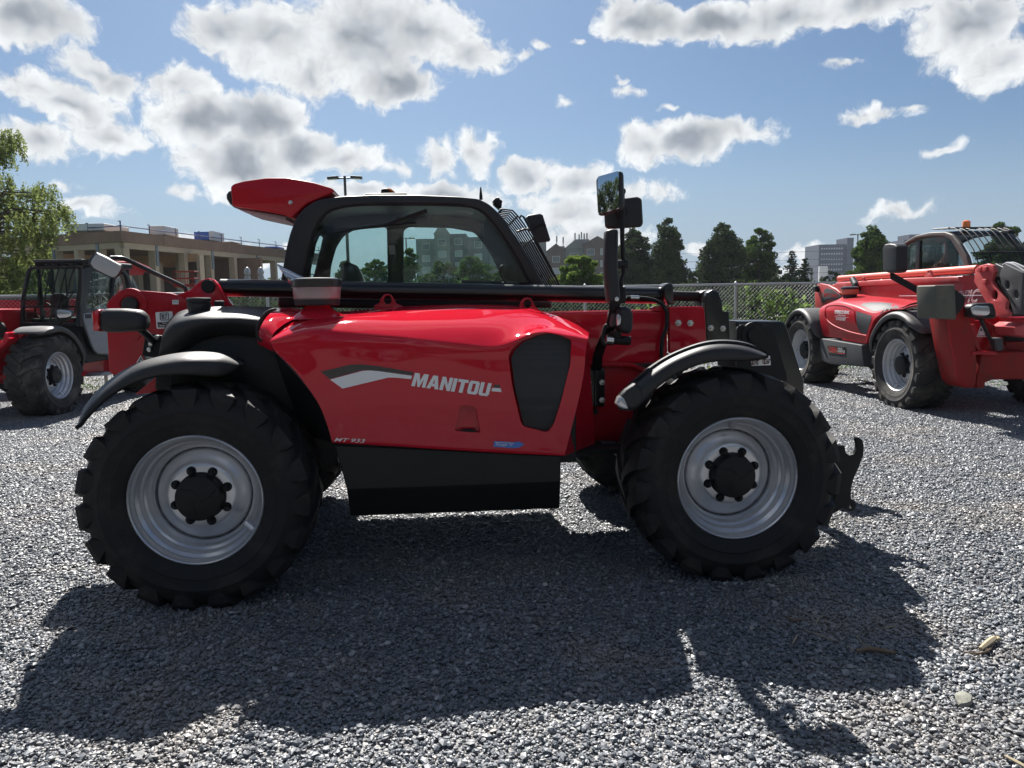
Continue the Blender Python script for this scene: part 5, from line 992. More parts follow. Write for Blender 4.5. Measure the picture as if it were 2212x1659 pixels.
block(B2, 'wall', 0, X2(2030), 0, 14, ztop(1960, 518, Y), SLATE); block(B2, 'roof_house', X2(1962), X2(1992), 1, 9, ztop(1975, 506, Y), SLATE)
for i in range(8):
    for j in range(5): window(B2, .9 + i * 1.7, ztop(1960, 518, Y) - 1.6 - j * 2.1, .6, .6, -.02, WINL, SLATE)
# gabled flats behind the cab
Y = 170; b0 = at_px(900, Y); B3 = root('apartment_building', 'long grey and brown flats with gabled bays and roof antennas, behind the cab', 'building', b0); X3 = lambda px: at_px(px, Y)[0] - b0[0]
secs = [(902, 944, 516, 0, GREYW), (944, 976, 508, -2.5, GREYW), (976, 1010, 505, 0, SLATE), (1010, 1060, 512, 0, SLATE), (1060, 1182, 522, 1, GREYW), (1182, 1222, 543, 0, BRICK), (1222, 1262, 536, 1, GREYW), (1262, 1320, 527, 0, BRICK), (1320, 1375, 530, 1.5, BRICK)]
for (a, c, y, yo, mt) in secs:
    h = ztop((a + c) / 2, y, Y); x0, x1_ = X3(a), X3(c); block(B3, 'wall', x0, x1_ - .02, yo, 14, h, mt)
    if a in (944, 1182, 1262, 1222): m = MB(); gh = 2.4 if a == 944 else 1.7; q = (x1_ - x0) / 2; wv = [(x0 - .2, yo - .3, h), (x1_ + .2, yo - .3, h), (x0 + q, yo - .3, h + gh)]; m.add(wv + [(p[0], yo + 8, p[2]) for p in wv], [(0, 1, 2), (3, 5, 4), (0, 3, 4, 1), (1, 4, 5, 2), (2, 5, 3, 0)]); ob('gable', m, mt, B3, smooth=False)
    nx = max(1, int((x1_ - x0) / 2.6)) if a < 1060 or a >= 1182 else 0
    for i in range(nx):
        for j in range(4 if a < 1060 else 3): window(B3, x0 + (i + .5) * (x1_ - x0) / nx, h - 1.7 - j * 2.55, 1.5, 1.2, yo - .03, WINL if (i + j) % 3 else WIN, BLOCKW)
for px, yy in ((1206, 512), (1217, 512)): pass
for (p0, p1, yt) in ((1203, 1222, 531), (1243, 1275, 516)):
    h = ztop(p0, yt, Y); m = MB(); box(m, ((X3(p0) + X3(p1)) / 2, 4, h / 2 + 2), (X3(p1) - X3(p0), 5, h - 4)); ob('roof_house', m, GREYW, B3, smooth=False)
for px, yt, yb in ((1206, 508, 534), (1220, 510, 534), (1246, 501, 520), (1255, 504, 520), (1260, 499, 520), (1266, 502, 520), (1272, 501, 520)):
    z1, z2 = ztop(px, yt, Y), ztop(px, yb, Y); m = MB(); tube(m, [(X3(px), 3.5, z2), (X3(px), 3.5, z1)], .09, 6); box(m, (X3(px), 3.4, z1 - .6), (.3, .2, 1.3)); ob('antenna', m, GREYW, B3)
# timber construction building on the left
WOODP = mat('pale_timber', (.36, .30, .23), .75, vary=.15, vscale=1.5); WOODB = mat('brown_fascia_board', (.175, .115, .085), .8, vary=.3, vscale=1.2, dirt=(.24, .16, .12), dirt_amt=.6, dscale=.5); WOODC = mat('timber_ceiling', (.42, .26, .14), .8, vary=.2); STEEL = mat('blue_grey_steel', (.14, .17, .21), .5, vary=.1); RAILB = mat('blue_rail_paint', (.03, .06, .16), .4)
BLUEP = mat('blue_tarp', (.02, .09, .42), .6, vary=.15, vscale=2); WHTP = mat('grey_wrap', (.48, .52, .56), .6, vary=.12, vscale=1.5)
CZ = 45; pc = WP(261, 498, CZ); Hb = pc.z; pc = Vector((pc.x, CZ, 0))
def onroof(px, py): return WF.z(px, py, Hb)
pr = onroof(700, 549); plf = onroof(-60, 518); pr.z = plf.z = 0
BW = root('timber_building', 'unfinished timber-framed building with a flat roof and open bays on the left', 'building', tuple(pc))
def edge(pt): v = (pt - pc); return v.normalized(), v.length
for (e, sideY) in ((pr, 1), (plf, -1)):
    u, ln = edge(e); inn = Vector((-u.y, u.x, 0)) if sideY < 0 else Vector((-u.y, u.x, 0));
    if inn.dot(Vector((-1, 1, 0)) if sideY > 0 else Vector((.2, 1, 0))) < 0: inn = -inn
    ang = math.atan2(u.y, u.x); s = 1 if inn.dot(Vector((-math.sin(ang), math.cos(ang), 0))) > 0 else -1
    def bx(nm, x0, x1, d0, d1, z0, z1, mt): m = MB(); box(m, ((x0 + x1) / 2, s * (d0 + d1) / 2, (z0 + z1) / 2), (x1 - x0, abs(d1 - d0), z1 - z0)); return ob(nm, m, mt, BW, rot=(0, 0, ang), smooth=False)
    off = .0 if sideY > 0 else .02
    n = int(ln / 3.4)
    for i in range(n): bx('fascia_panel', i * ln / n + .015, (i + 1) * ln / n - .015, 0 + off, .25, Hb - .64, Hb, WOODB)
    bx('beam', .3, ln, .1 + off, .45, Hb - .98, Hb - .645, WOODP)
    bx('floor_slab', -.5, ln, .3, 14, -.05, .12, GREYW)
    k = 0; x = .25
    while x < ln:
        bx('column', x - .17, x + .17, .12 + off, .58, .1, Hb - .985, WOODP)
        if k % 2 == 1: bx('steel_splice', x - .10, x + .10, .04 + off, .118 + off, Hb - 1.9, Hb - .65, STEEL)
        bx('inner_column', x - .13, x + .13, 6.2, 6.6, .1, Hb - 1.1, WOODP)
        k += 1; x += ln / (9.0 if sideY > 0 else 7.0)
    bx('inner_beam', .3, ln, 6.2, 6.55, Hb - 1.5, Hb - 1.0, WOODC); bx('dark_back_panel', .3, ln, 12.5, 12.7, .1, Hb - 1.0, WOODB if sideY < 0 else SLATE)  # dark back panels added to stand in for the darkness inside the bays
    st = ln / (9.0 if sideY > 0 else 7.0)
    for (i, flip) in (((0, 0), (2, 1)) if sideY > 0 else ((2, 0),)):
        m = MB(); xa, xb = i * st + .6, (i + 1) * st - .2; za, zb_ = (Hb - 1.4, .8); 
        if flip: za, zb_ = zb_, za
        tube(m, [(xa, s * .6, za), (xb, s * .6, zb_)], .11, 6); ob('brace', m, STEEL, BW, rot=(0, 0, ang))
    # roof rail
    m = MB(); tube(m, [(0, s * .1, Hb + .28), (ln, s * .1, Hb + .28)], .035, 6); ob('roof_rail', m, RAILB, BW, rot=(0, 0, ang)); x = .1; 
    pm_ = MB(); tube(pm_, [(0, 0, Hb - .1), (0, 0, Hb + .55)], .03, 6); box(pm_, (-.05, 0, Hb + .55), (.14, .05, .04)); pm_ = mesh_of(pm_, 'rail_post'); pm_.materials.append(RAILB)
    while x < ln: v = Vector((math.cos(ang), math.sin(ang), 0)) * x; ob('rail_post', pm_, None, BW, loc=(v.x - math.sin(ang) * s * .1, v.y + math.cos(ang) * s * .1, 0)); x += 2.55
m = MB(); vs = [(0, 0), tuple((pr - pc)[:2]), tuple((pr - pc + (plf - pc))[:2]), tuple((plf - pc)[:2])]; vs = [(x * .995 - .02, y * .995 + .15) for x, y in vs]
m.add([(x, y, Hb - .63) for x, y in vs] + [(x, y, Hb - .03) for x, y in vs], [(0, 3, 2, 1), (4, 5, 6, 7), (0, 1, 5, 4), (1, 2, 6, 5), (2, 3, 7, 6), (3, 0, 4, 7)]); m.xf(lambda v: (v.x, v.y, v.z)); ob('roof_deck', m, WOODC, BW, smooth=False)
def crate(lab, px0, px1, yb, yt, dep, mt, mt2=None, frac=0):
    a, c = onroof(px0, yb), onroof(px1, yb); Y_ = (a.y + c.y) / 2 + .5; x0, x1_ = at_px(px0, Y_)[0], at_px(px1, Y_)[0]; h = ztop(px0, yt, Y_) - Hb; R_ = root('wrapped_pallet', lab, 'pallet', ((x0 + x1_) / 2, Y_, Hb - .03), 0, 'pallets on the timber roof'); w_ = x1_ - x0
    m = MB(); box(m, (0, dep / 2, h / 2 + .1), (w_, dep, h - .1)); ob('wrapped_load', m, mt, R_, bevel=.04)
    m = MB(); box(m, (0, dep / 2, .06), (w_ * .98, dep * .98, .1)); ob('pallet_base', m, WOODB, R_)
    if mt2: m = MB(); box(m, (w_ * (.5 - frac / 2) + .02, dep / 2, h / 2 + .1), (w_ * frac, dep + .04, h - .06)); ob('end_wrap', m, mt2, R_)
crate('wide grey wrapped stack on the timber roof near the tree', 150, 236, 501, 484, 3, WHTP)
crate('grey wrapped box on the timber roof in the middle', 330, 366, 510, 488.5, 2, WHTP)
crate('blue box with a white end on the timber roof', 427, 468, 521, 501, 2, BLUEP, WHTP, .22)
crate('low grey wrapped load on the timber roof right of the blue box', 487, 509, 526, 521.5, 2, WHTP)
crate('low blue load at the right end of the timber roof', 577, 604, 538, 532.5, 2, BLUEP)
# vent flues and a small lift beside the building
for px, lab in ((537, 'left one of two shiny vent flues behind the black cylinder'), (566, 'right one of two shiny vent flues behind the black cylinder')):
    b = at_px(px, 28); h = ztop(px, 577, 28); R_ = root('vent_flue', lab, 'vent flue', b, 0, 'shiny vent flues'); m = lathe(MB(), [(.14, 0), (.14, h - .42)], seg=20, axis='z'); ob('pipe', m, GALV, R_); m = lathe(MB(), [(.15, h - .45), (.19, h - .44), (.19, h - .32), (.13, h - .30), (.13, h - .26), (.20, h - .25), (.20, h - .14), (.10, h - .02), (.03, h)], seg=20, axis='z'); ob('cowl', m, GALV, R_); R_.scale = (.55, .55, 1)
b = at_px(405, 38); R_ = root('access_lift', 'small red access platform standing in front of the timber building', 'access lift', b); R_.scale = (.55, .55, 1); z0 = ztop(405, 617, 38)
m = MB(); box(m, (0, 0, z0), (1.9, 1.1, .14)); ob('platform', m, RED_WORN, R_); m = MB()
for x in (-.9, -.3, .3, .9):
    for y in (-.5, .5): tube(m, [(x, y, z0), (x, y, z0 + .68)], .025, 6)
for y in (-.5, .5):
    for z in (.35, .68): tube(m, [(-.9, y, z0 + z), (.9, y, z0 + z)], .025, 6)
for x in (-.9, .9):
    for z in (.35, .68): tube(m, [(x, -.5, z0 + z), (x, .5, z0 + z)], .025, 6)
ob('guard_rail', m, RED_WORN, R_); m = MB()
for k in range(4):
    za, zb_ = .4 + k * (z0 - .5) / 4, .4 + (k + 1) * (z0 - .5) / 4
    for y in (-.35, .35): tube(m, [(-.75, y, za), (.75, y, zb_)], .04, 6); tube(m, [(.75, y, za), (-.75, y, zb_)], .04, 6)
ob('scissor_frame', m, GREYPL, R_); m = MB(); box(m, (0, 0, .35), (1.9, 1.0, .3))
ob('base', m, RED_OLD, R_)
wmx = MB(); [tube(wmx, [(x, -.55, .15), (x, .55, .15)], .15, 14) for x in (-.7, .7)]; ob('wheel', wmx, RUBBER, R_)
# ------------------------------------------------------------------ loose things on the gravel
def rock(name, lab, px, py, r_, seed, colr, flat_=.6, cat='rock', grp=None):
    p = WF.z(px, py, 0); bm = bmesh.new(); bmesh.ops.create_icosphere(bm, subdivisions=2, radius=1); rr2 = np.random.default_rng(seed); dirs = rr2.normal(size=(9, 3))
    for v in bm.verts:
        k = 1.0
        for d_ in dirs: d_ = d_ / np.linalg.norm(d_); k = min(k, .74 / max(.2, float(np.dot(d_, v.co))) if np.dot(d_, v.co) > .6 else k)
        v.co *= k
    me = bpy.data.meshes.new(name); bm.to_mesh(me); bm.free(); me.polygons.foreach_set('use_smooth', [False] * len(me.polygons)); me.materials.append(colr); o = bpy.data.objects.new(name, me); COL.objects.link(o); o.location = (p.x, p.y, r_ * .35); o.scale = (r_ * 1.2, r_ * .8, r_ * flat_); o.rotation_euler = (.1, .15, seed); tag(o, lab, cat, grp)
ROCKM = mat('pale_rock', (.24, .24, .20), .8, vary=.3, vscale=8, bump=.5); rock('rock', 'fist-sized pale grey rock on the gravel at the lower right', 2080, 1520, .042, 4, ROCKM)
rock('rock', 'small dark stone on the gravel left of the pale rock', 1945, 1498, .018, 5, mat('dark_rock', (.08, .08, .09), .8)); rock('rock', 'whitish boulder by the fence between the left machine and the mudguard', 215, 858, .11, 6, ROCKM); rock('rock', 'small reddish pebble on the gravel at the bottom', 1522, 1570, .012, 7, mat('red_pebble', (.30, .15, .11), .8))
BARKC = mat('dry_bark', (.17, .12, .08), .9, vary=.4, vscale=20); STRAW = mat('dry_straw', (.36, .30, .20), .9, vary=.3)
def stick(pts, r_, lab, m_, nm='twig', cat='twig', grp=None): mb = MB(); P_ = [WF.z(x, y, .014 + r_) for x, y in pts]; tube(mb, cr([tuple(p) for p in P_], 12), [r_ * (.5 + .5 * math.sin(PI * (i + 1) / 13)) for i in range(12)], 6); tag(ob(nm, mb, m_, None), lab, cat, grp)
stick([(1850, 1406), (1880, 1402), (1935, 1410)], .011, 'thick dry bark strip lying in the shadow right of the front wheel', BARKC, 'bark_strip', 'bark')
stick([(1700, 1332), (1715, 1340), (1730, 1338)], .007, 'short curled bark piece in the shadow nearest the front wheel', BARKC, 'bark_strip', 'bark')
stick([(1740, 1362), (1770, 1372), (1805, 1384)], .003, 'longest thin dry stalk in the shadow', STRAW); stick([(1762, 1350), (1768, 1335), (1780, 1330)], .003, 'upright pale stalk in the shadow above the long stalk', STRAW)
stick([(1850, 1372), (1862, 1388), (1885, 1398)], .003, 'bent straw just above the thick bark strip', STRAW); stick([(1712, 1390), (1722, 1372)], .004, 'short pale straw left of the other straws', STRAW); stick([(1905, 1358), (1935, 1352)], .003, 'thin straw near the right edge of the shadow', STRAW); stick([(1830, 1395), (1845, 1405)], .003, 'tiny straw left of the thick bark strip', STRAW)
stick([(2080, 1408), (2110, 1412), (2135, 1405), (2150, 1385)], .005, 'crooked grey twig on the sunlit gravel at the right', BARKC); stick([(2118, 1402), (2150, 1378), (2158, 1382)], .014, 'clump of dry root at the end of the crooked twig', STRAW, 'root_clump', 'root')
stick([(2520, 1890), (2212, 1655)] and [(2170, 1632), (2200, 1648), (2230, 1665)], .006, 'pale twig in the bottom right corner', STRAW)
# ------------------------------------------------------------------ shared pieces of the machines behind
def arc_guard(parent, cx, cz, r0, d0, d1, a0, a1, mt, n=40, flare=.0):
    g = []
    prof = [(d0, -.07), (d0 - .012, -.045), (d0 - .012, -.02), (d0 + .01, -.002), (d0 + .05, .008), ((d0 + d1) / 2, .014), (d1 - .03, .008), (d1, 0)]
    for (d, dr) in prof:
        row = []
        for i in range(n):
            u = i / (n - 1); a = math.radians(a0 + (a1 - a0) * u); e = min(1, u / .14, (1 - u) / .14); e = e ** .5; rr_ = r0 + dr * (e if dr < 0 else 1) - .015 * (1 - e); dd = d if d > (d0 + d1) / 2 else d + (1 - e) * .10
            row.append((cx + math.cos(a) * rr_, dd, cz + math.sin(a) * rr_))
        g.append(row)
    o = ob('mudguard', loft(vsmooth(g, 24)), mt, parent, ang=60); s = o.modifiers.new('s', 'SOLIDIFY'); s.thickness = .012; s.offset = 0; return o
def mkP(fr, T_):
    def f(name, k, pts, d, mt, t=.03, bev=.005, par=None, **kw): return ob(name, plate(fr, k, pts, d, t, bev, **kw), mt, par or T_)
    return f
def xplate(fr, k, pts, x, t=.03, bev=.005, holes=(), round_=0):
    """outline seen on the plane local x = const"""
    L_ = lambda pp: [(v.y, v.z) for v in (fr.x(*Q(k, *p), x) for p in pp)]
    out_ = L_(pts); hs = [L_(h) for h in holes]
    if round_: out_ = rnd(out_, round_); hs = [rnd(h, round_) for h in hs]
    return flat(out_, hs, t, bev).xf(lambda v: (x + v.z, v.x, v.y))
# ------------------------------------------------------------------ machine on the right
pf = WF.z(1936.9, 791.2, .55); pr_ = WF.d(1729, 765, 13.25)
yawR = math.atan2(pf.y - 13.25, pf.x - pr_.x); FR = Frame(pf.x, pf.y, 0, yawR); wbR = math.dist((pf.x, pf.y), (pr_.x, 13.25))
TR = root('telehandler', 'faded red telehandler on the right with a grey counterweight and an orange boom cylinder', 'telehandler', (pf.x, pf.y, 0), yawR)
R_P = mkP(FR, TR); fr = FR
sR = 1.05; zR = .565
wheel(TR, (0, 0, zR), 0, .2, sR, RUBBER_D, SILVER_D, valve=-1.9); wheel(TR, (-wbR, 0, zR), 0, .5, sR, RUBBER_D, SILVER_D)
wheel(TR, (0, 2.3, zR), PI, .3, sR, RUBBER_D, SILVER_D, nuts=False); wheel(TR, (-wbR, 2.3, zR), PI, .1, sR, RUBBER_D, SILVER_D, nuts=False)
mb = MB(); box(mb, (-wbR / 2, 1.15, .82), (wbR + .6, .7, .40)); [tube(mb, [(x, .3, zR), (x, 2.0, zR)], .12, 14) for x in (0, -wbR)]; ob('chassis', mb, RED_IN, TR, bevel=.02)
g1 = arc_guard(TR, 0, zR, .70, -.05, .42, 40, 172, BLACKPL2); arc_guard(TR, -wbR, zR, .70, -.05, .42, 20, 168, BLACKPL2)
arc_guard(TR, -wbR, zR, .70, 1.85, 2.35, 20, 168, BLACKPL2)
R_P('inner_wheel_arch', 'c', [(760, 1310), (830, 1100), (900, 960), (1000, 880), (1150, 800), (1640, 760), (1640, 1200), (860, 1700), (790, 1640)], .50, BLACKM, .06)
# hood
hr = [[(108, 1190, .10), (430, 1228, .08), (768, 1290, .08)], [(70, 1020, .07), (430, 1080, .05), (790, 1210, .06)], [(48, 870, .07), (300, 930, .03), (560, 980, .03), (838, 1060, .05)], [(52, 800, .09), (250, 800, .03), (520, 850, .03), (890, 950, .06)],
      [(90, 752, .14), (300, 692, .08), (520, 745, .06), (930, 880, .09)], [(180, 705, .24), (380, 660, .16), (620, 720, .12), (870, 820, .12), (1010, 800, .14)], [(300, 655, .42), (480, 635, .35), (760, 665, .3), (1000, 690, .3), (1260, 765, .25)],
      [(380, 615, .62), (560, 600, .6), (800, 620, .6), (1050, 640, .6), (1420, 700, .5)], [(400, 590, .85), (620, 560, .85), (820, 590, .85), (1080, 615, .85), (1640, 670, .85)], [(400, 700, .9), (620, 700, .9), (820, 700, .9), (1080, 720, .9), (1640, 800, .9)]]
g = vsmooth(sheet(FR, [QS('c', r_) for r_ in hr], 48), 44); HR_me = mesh_of(loft(g), 'engine_hood', ang=50); HR = ob('engine_hood', HR_me, RED_OLD2 if 'RED_OLD2' in globals() else RED_IN, TR); hbR = bvh_of(HR_me)
R_P('hood_front_lip', 'c', [(768, 1292), (838, 1060), (900, 930), (960, 880), (1060, 820), (1200, 780), (1330, 775), (1450, 730), (1640, 700), (1640, 725), (1500, 745), (1330, 795), (1180, 800), (1060, 845), (960, 910), (905, 975), (860, 1080), (800, 1292)], .07, RED_IN, .10, .01, HR)
def rl(pts, d, r_, nm='pressed_rib', par=HR, mt=RED_IN): m = MB(); tube(m, cr([tuple(FR.d(*Q('c', x, y), d)) for x, y in pts], 40), r_, 8); return ob(nm, m, mt, par)
rb = decal(FR, hbR, poly_tris('c', [(598, 815), (822, 885), (812, 960), (752, 1155), (700, 1148), (645, 1122), (612, 1040), (596, 930)]), .006, 10); ob('side_grille', rb, GREY_D, HR)
rb = decal(FR, hbR, poly_tris('c', [(662, 725), (700, 700), (800, 686), (960, 685), (1150, 705), (1240, 765), (1050, 790), (880, 820), (850, 816), (740, 760)]), .008, 10); ob('top_grille', rb, GREY_D, HR)
def surf_rib(pts, r_): 
    out_ = []
    for (x, y) in cr(pts, 46):
        v = FR.dirl(ray(*Q('c', x, y))).normalized(); h = hbR.ray_cast(FR.loc(CO), v)[0]
        if h is not None: out_.append(tuple(h))
    m = MB(); tube(m, out_, r_, 8); ob('pressed_rib', m, RED_IN, HR)
surf_rib([(590, 1000), (575, 880), (560, 800), (450, 745), (330, 728), (210, 735), (150, 765), (138, 850), (155, 930), (220, 1000), (330, 1062), (500, 1125), (640, 1160), (750, 1182)], .012)
ob('hood_latch', decal(FR, hbR, poly_tris('c', [(395, 1150), (450, 1158), (465, 1210), (408, 1202)]), .004, 10), RED_WORN, HR)
ob('owner_lettering', decal(FR, hbR, text_tris('ENTERPRISES CDF ADRN INC', 'c', (280, 800), (492, 812), (276, 855), (488, 862), bold=.03) + text_tris('TERMINUS, QUEBEC', 'c', (318, 868), (440, 876), (316, 888), (438, 896), bold=.02) + text_tris('613-323-5037', 'c', (298, 905), (440, 916), (296, 948), (436, 962), bold=.03) + poly_tris('c', [(275, 884), (316, 886), (316, 889), (275, 887)]) + poly_tris('c', [(275, 898), (482, 910), (482, 914), (275, 902)]), .004, 6), WHITE, HR, smooth=False)
# skirt with sticker
SKR = R_P('side_skirt', 'c', [(140, 1225), (160, 1218), (770, 1318), (805, 1640), (290, 1600), (165, 1545)], .12, GREY_D, .20, .015)
def wordsR(s, k, tl, tr, bl, br, d, mt, par, fr_=FR, **kw): return words(s, k, tl, tr, bl, br, d, mt, par, fr=fr_, **kw)
ob('dealer_sticker', plate(FR, 'c', [(172, 1328), (440, 1348), (438, 1464), (180, 1440)], .016, .004, .001), BLKDEC, SKR); wordsR('OEH', 'c', (188, 1340), (308, 1352), (194, 1425), (310, 1440), .0125, mat('red_lettering', (.5, .02, .02), .4), SKR, bold=.02)
wordsR('SALES', 'c', (322, 1355), (388, 1360), (322, 1385), (388, 1391), .0125, WHITE, SKR); wordsR('& SERVICE', 'c', (322, 1393), (428, 1402), (322, 1424), (428, 1432), .0125, WHITE, SKR)
ob('sticker_line', plate(FR, 'c', [(326, 1436), (428, 1446), (428, 1456), (326, 1446)], .0125, .002, .0004), bpy.data.materials['red_lettering'], SKR)
# precleaner
c = FR.d(*Q('c', 503, 470), .5); s_ = abs(FR.d(*Q('c', 635, 470), .5).x - FR.d(*Q('c', 370, 470), .5).x) * .0 + .135; zc2 = lambda y: FR.d(*Q('c', 503, y), .5).z
PR2 = ob('air_precleaner', lathe(MB(), [(s_ * .86, zc2(570)), (s_ * .94, zc2(560)), (s_ * .98, zc2(490))], (c.x, .5, 0), 'z', 32), mat('dusty_orange_plastic', (.45, .22, .13), .5), TR)
ob('precleaner_base', lathe(MB(), [(s_ * .75, zc2(625)), (s_ * .86, zc2(566))], (c.x, .5, 0), 'z', 32), BLACKPL, PR2); ob('precleaner_cap', lathe(MB(), [(s_ * 1.0, zc2(494)), (s_ * 1.04, zc2(488)), (s_ * 1.02, zc2(462)), (s_ * .6, zc2(450)), (.01, zc2(448))], (c.x, .5, 0), 'z', 32), BLACK, PR2)
mb = MB(); tube(mb, cr([tuple(FR.d(*Q('c', x, y), .8)) for x, y in ((600, 520), (600, 450), (570, 390), (540, 335))], 16), [.07 - .0015 * i for i in range(16)], 14); ob('exhaust_stack', mb, BLACKPL, TR)
# tower and boom
TWR = R_P('boom_tower', 'c', [(10, 780), (4, 600), (8, 470), (40, 420), (80, 405), (200, 428), (320, 490), (378, 545), (378, 640), (200, 700), (100, 790)], .85, RED_OLD, .06, .01)
ob('model_panel', plate(FR, 'c', [(72, 690), (85, 610), (125, 500), (160, 476), (250, 500), (372, 590), (375, 625), (300, 650), (200, 640), (150, 650), (118, 690)], .81, .006, .001), GREY_D, TWR)
wordsR('MT1840', 'c', (118, 540), (330, 560), (110, 608), (320, 615), .805, bpy.data.materials['red_lettering'], TWR, bold=.01, shear=.2)
c = FR.d(*Q('c', 18, 485), .8); ob('pin', lathe(MB(), [(.06, .02), (.06, -.05), (.05, -.06)], (c.x, .8, c.z), seg=20), BLACKM, TWR)
bmR = R_P('boom', '6', [(560, 580), (640, 560), (640, 552), (1110, 520), (1480, 508), (1605, 500), (1612, 600), (1700, 700), (1760, 820), (1500, 760), (1240, 720), (900, 650), (640, 650)], 1.05, RED_OLD, .40, .02)
ob('boom_side_flange', plate(FR, '6', [(640, 552), (1115, 520), (1480, 508), (1485, 545), (1120, 560), (645, 585)], .83, .05, .008), RED_OLD, bmR)
mb = MB(); tube(mb, [FR.d(*Q('6', 590, 524), .98), FR.d(*Q('6', 1615, 452), .98)], .056, 24); OC = ob('extension_cylinder', mb, ORANGE_OLD, bmR)
mb = MB(); tube(mb, [FR.d(*Q('6', 1600, 453), .98), FR.d(*Q('6', 1830, 436), .98)], .03, 14); ob('cylinder_rod', mb, ORANGE_OLD, OC)
for (x, y0, y1, w_) in ((1256, 458, 516, 36), (768, 514, 552, 22)):
    ob('lifting_eye', plate(FR, '6', [(x - w_, y1), (x - w_ * .4, y0 + 18), (x - w_ * .25, y0), (x + w_ * .25, y0), (x + w_ * .4, y0 + 18), (x + w_, y1)], .84, .03, .006, holes=[[(x + w_ * .18 * math.cos(a * PI / 5), y0 + 16 + 9 * math.sin(a * PI / 5)) for a in range(10)]]), RED_OLD, bmR)
CP = R_P('boom_front_plate', '6', [(1598, 545), (1606, 450), (1640, 425), (1700, 412), (1735, 425), (1752, 470), (1740, 500), (1730, 540), (1760, 590), (1810, 650), (1838, 690), (1832, 740), (1856, 775), (1850, 808), (1740, 800), (1700, 720), (1640, 620)], .80, RED_OLD, .05, .01, holes=[[(1753 + 21 * math.cos(a * PI / 7), 645 + 36 * math.sin(a * PI / 7)) for a in range(14)]])
for x, y in ((1635, 455), (1675, 452), (1672, 545)): ob('lug', plate(FR, '6', [(x - 14, y - 18), (x + 14, y - 18), (x + 14, y + 18), (x - 14, y + 18)], .77, .05, .006), RED_OLD, CP)
R_P('boom_head', '6', [(1745, 500), (1790, 440), (1830, 408), (1960, 470), (1960, 795), (1880, 790), (1800, 650), (1758, 590), (1730, 545)], 1.0, BLACKM, .30, .012)
HDp = R_P('boom_head_plate', '6', [(1800, 452), (1830, 412), (1960, 478), (1960, 790), (1890, 788), (1868, 700), (1800, 560), (1785, 500)], .82, GREY_D, .05, .008, holes=[[(x + 16 * math.cos(a * PI / 6), y + 32 * math.sin(a * PI / 6)) for a in range(12)] for x, y in ((1848, 570), (1915, 640))])
ch = MB()
for i in range(22): u = i / 21; p = FR.d(*Q('6', 1772 + 110 * u, 545 + 160 * u), .80); box(ch, tuple(p), (.05, .03, .022), 0, .7)
ob('chain', ch, BLACKM, HDp)
mb = MB(); tube(mb, cr([tuple(FR.d(*Q('6', x, y), .9)) for x, y in ((1780, 440), (1830, 408), (1890, 425), (1960, 470))], 14), .014, 8); tube(mb, cr([tuple(FR.d(*Q('6', x, y), 1.0)) for x, y in ((1800, 432), (1870, 405), (1960, 440))], 14), .012, 8); ob('hydraulic_hose', mb, GREYPL, HDp)
# boom lettering: outlined italic capitals with a thin line through
wordsR('MANISCOPIC', '6', (1172, 650), (1628, 598), (1162, 700), (1615, 700), .842, WHITE, bmR, bold=.02, shear=.25); wordsR('MANISCOPIC', '6', (1176, 655), (1624, 604), (1167, 696), (1611, 695), .838, RED_OLD, bmR, bold=-.02, shear=.25)
ob('white_line', plate(FR, '6', [(1030, 648), (1670, 645), (1670, 650), (1030, 653)], .836, .002, .0004), WHITE, bmR)
# cab
CN, CF = 1.42, 2.28
co = [(1040, 560), (1050, 470), (1056, 290), (1085, 250), (1160, 205), (1270, 180), (1380, 176), (1435, 195), (1490, 262), (1545, 355), (1572, 450), (1580, 560)]; ci = [(1062, 540), (1066, 460), (1074, 292), (1110, 258), (1180, 226), (1270, 210), (1375, 212), (1425, 238), (1478, 325), (1515, 400), (1530, 540)]
CAB = ob('cab', plate(FR, '6', co, CN, .06, .015, holes=[ci], round_=.02), mat('weathered_cab_frame', (.075, .068, .062), .55, vary=.15), TR); ob('window_pane', plate(FR, '6', ci, CN + .02, .005, .001), GLASS_D, CAB)
cl_ = [FR.d(*Q('6', x, y), CN) for x, y in co]; cil = [FR.d(*Q('6', x, y), CN) for x, y in ci]
far_ = flat([(p.x, p.z) for p in cl_], [[(p.x * .98, p.z - .01) for p in cil]], .05, .01).xf(lambda v: (v.x, CF - v.z, v.y)); ob('far_side_frame', far_, DARKFR, CAB)
ob('cab_roof', loft([[(p.x, d, p.z + s - .01) for p in cl_[3:7]] for d, s in ((CN, 0), (CN + .2, .02), (CF - .2, .02), (CF, 0))] + [[(p.x, d, p.z - .05) for p in cl_[3:7]] for d in (CF, CN)], True, True), DARKFR, CAB)
ob('windscreen', loft([[(p.x + .01, d, p.z + .01) for p in cl_[6:11]] for d in (CN + .03, CF)]), GLASS_D, CAB); ob('rear_window', loft([[(p.x, d, p.z) for p in cl_[1:4]] for d in (CN + .03, CF)]), GLASS_D, CAB)
mb = MB(); box(mb, ((cl_[0].x + cl_[-1].x) / 2, (CN + CF) / 2, 1.15), (abs(cl_[-1].x - cl_[0].x), CF - CN - .04, .8)); ob('cab_lower_body', mb, BLACKM, CAB, bevel=.02)
for i in range(9):
    d = CN + .06 + i * .095; m = MB(); tube(m, cr([(p.x + .05, d, p.z + .04) for p in cl_[5:11]], 16), .007, 6); ob('guard_bar', m, BLACKM, CAB)
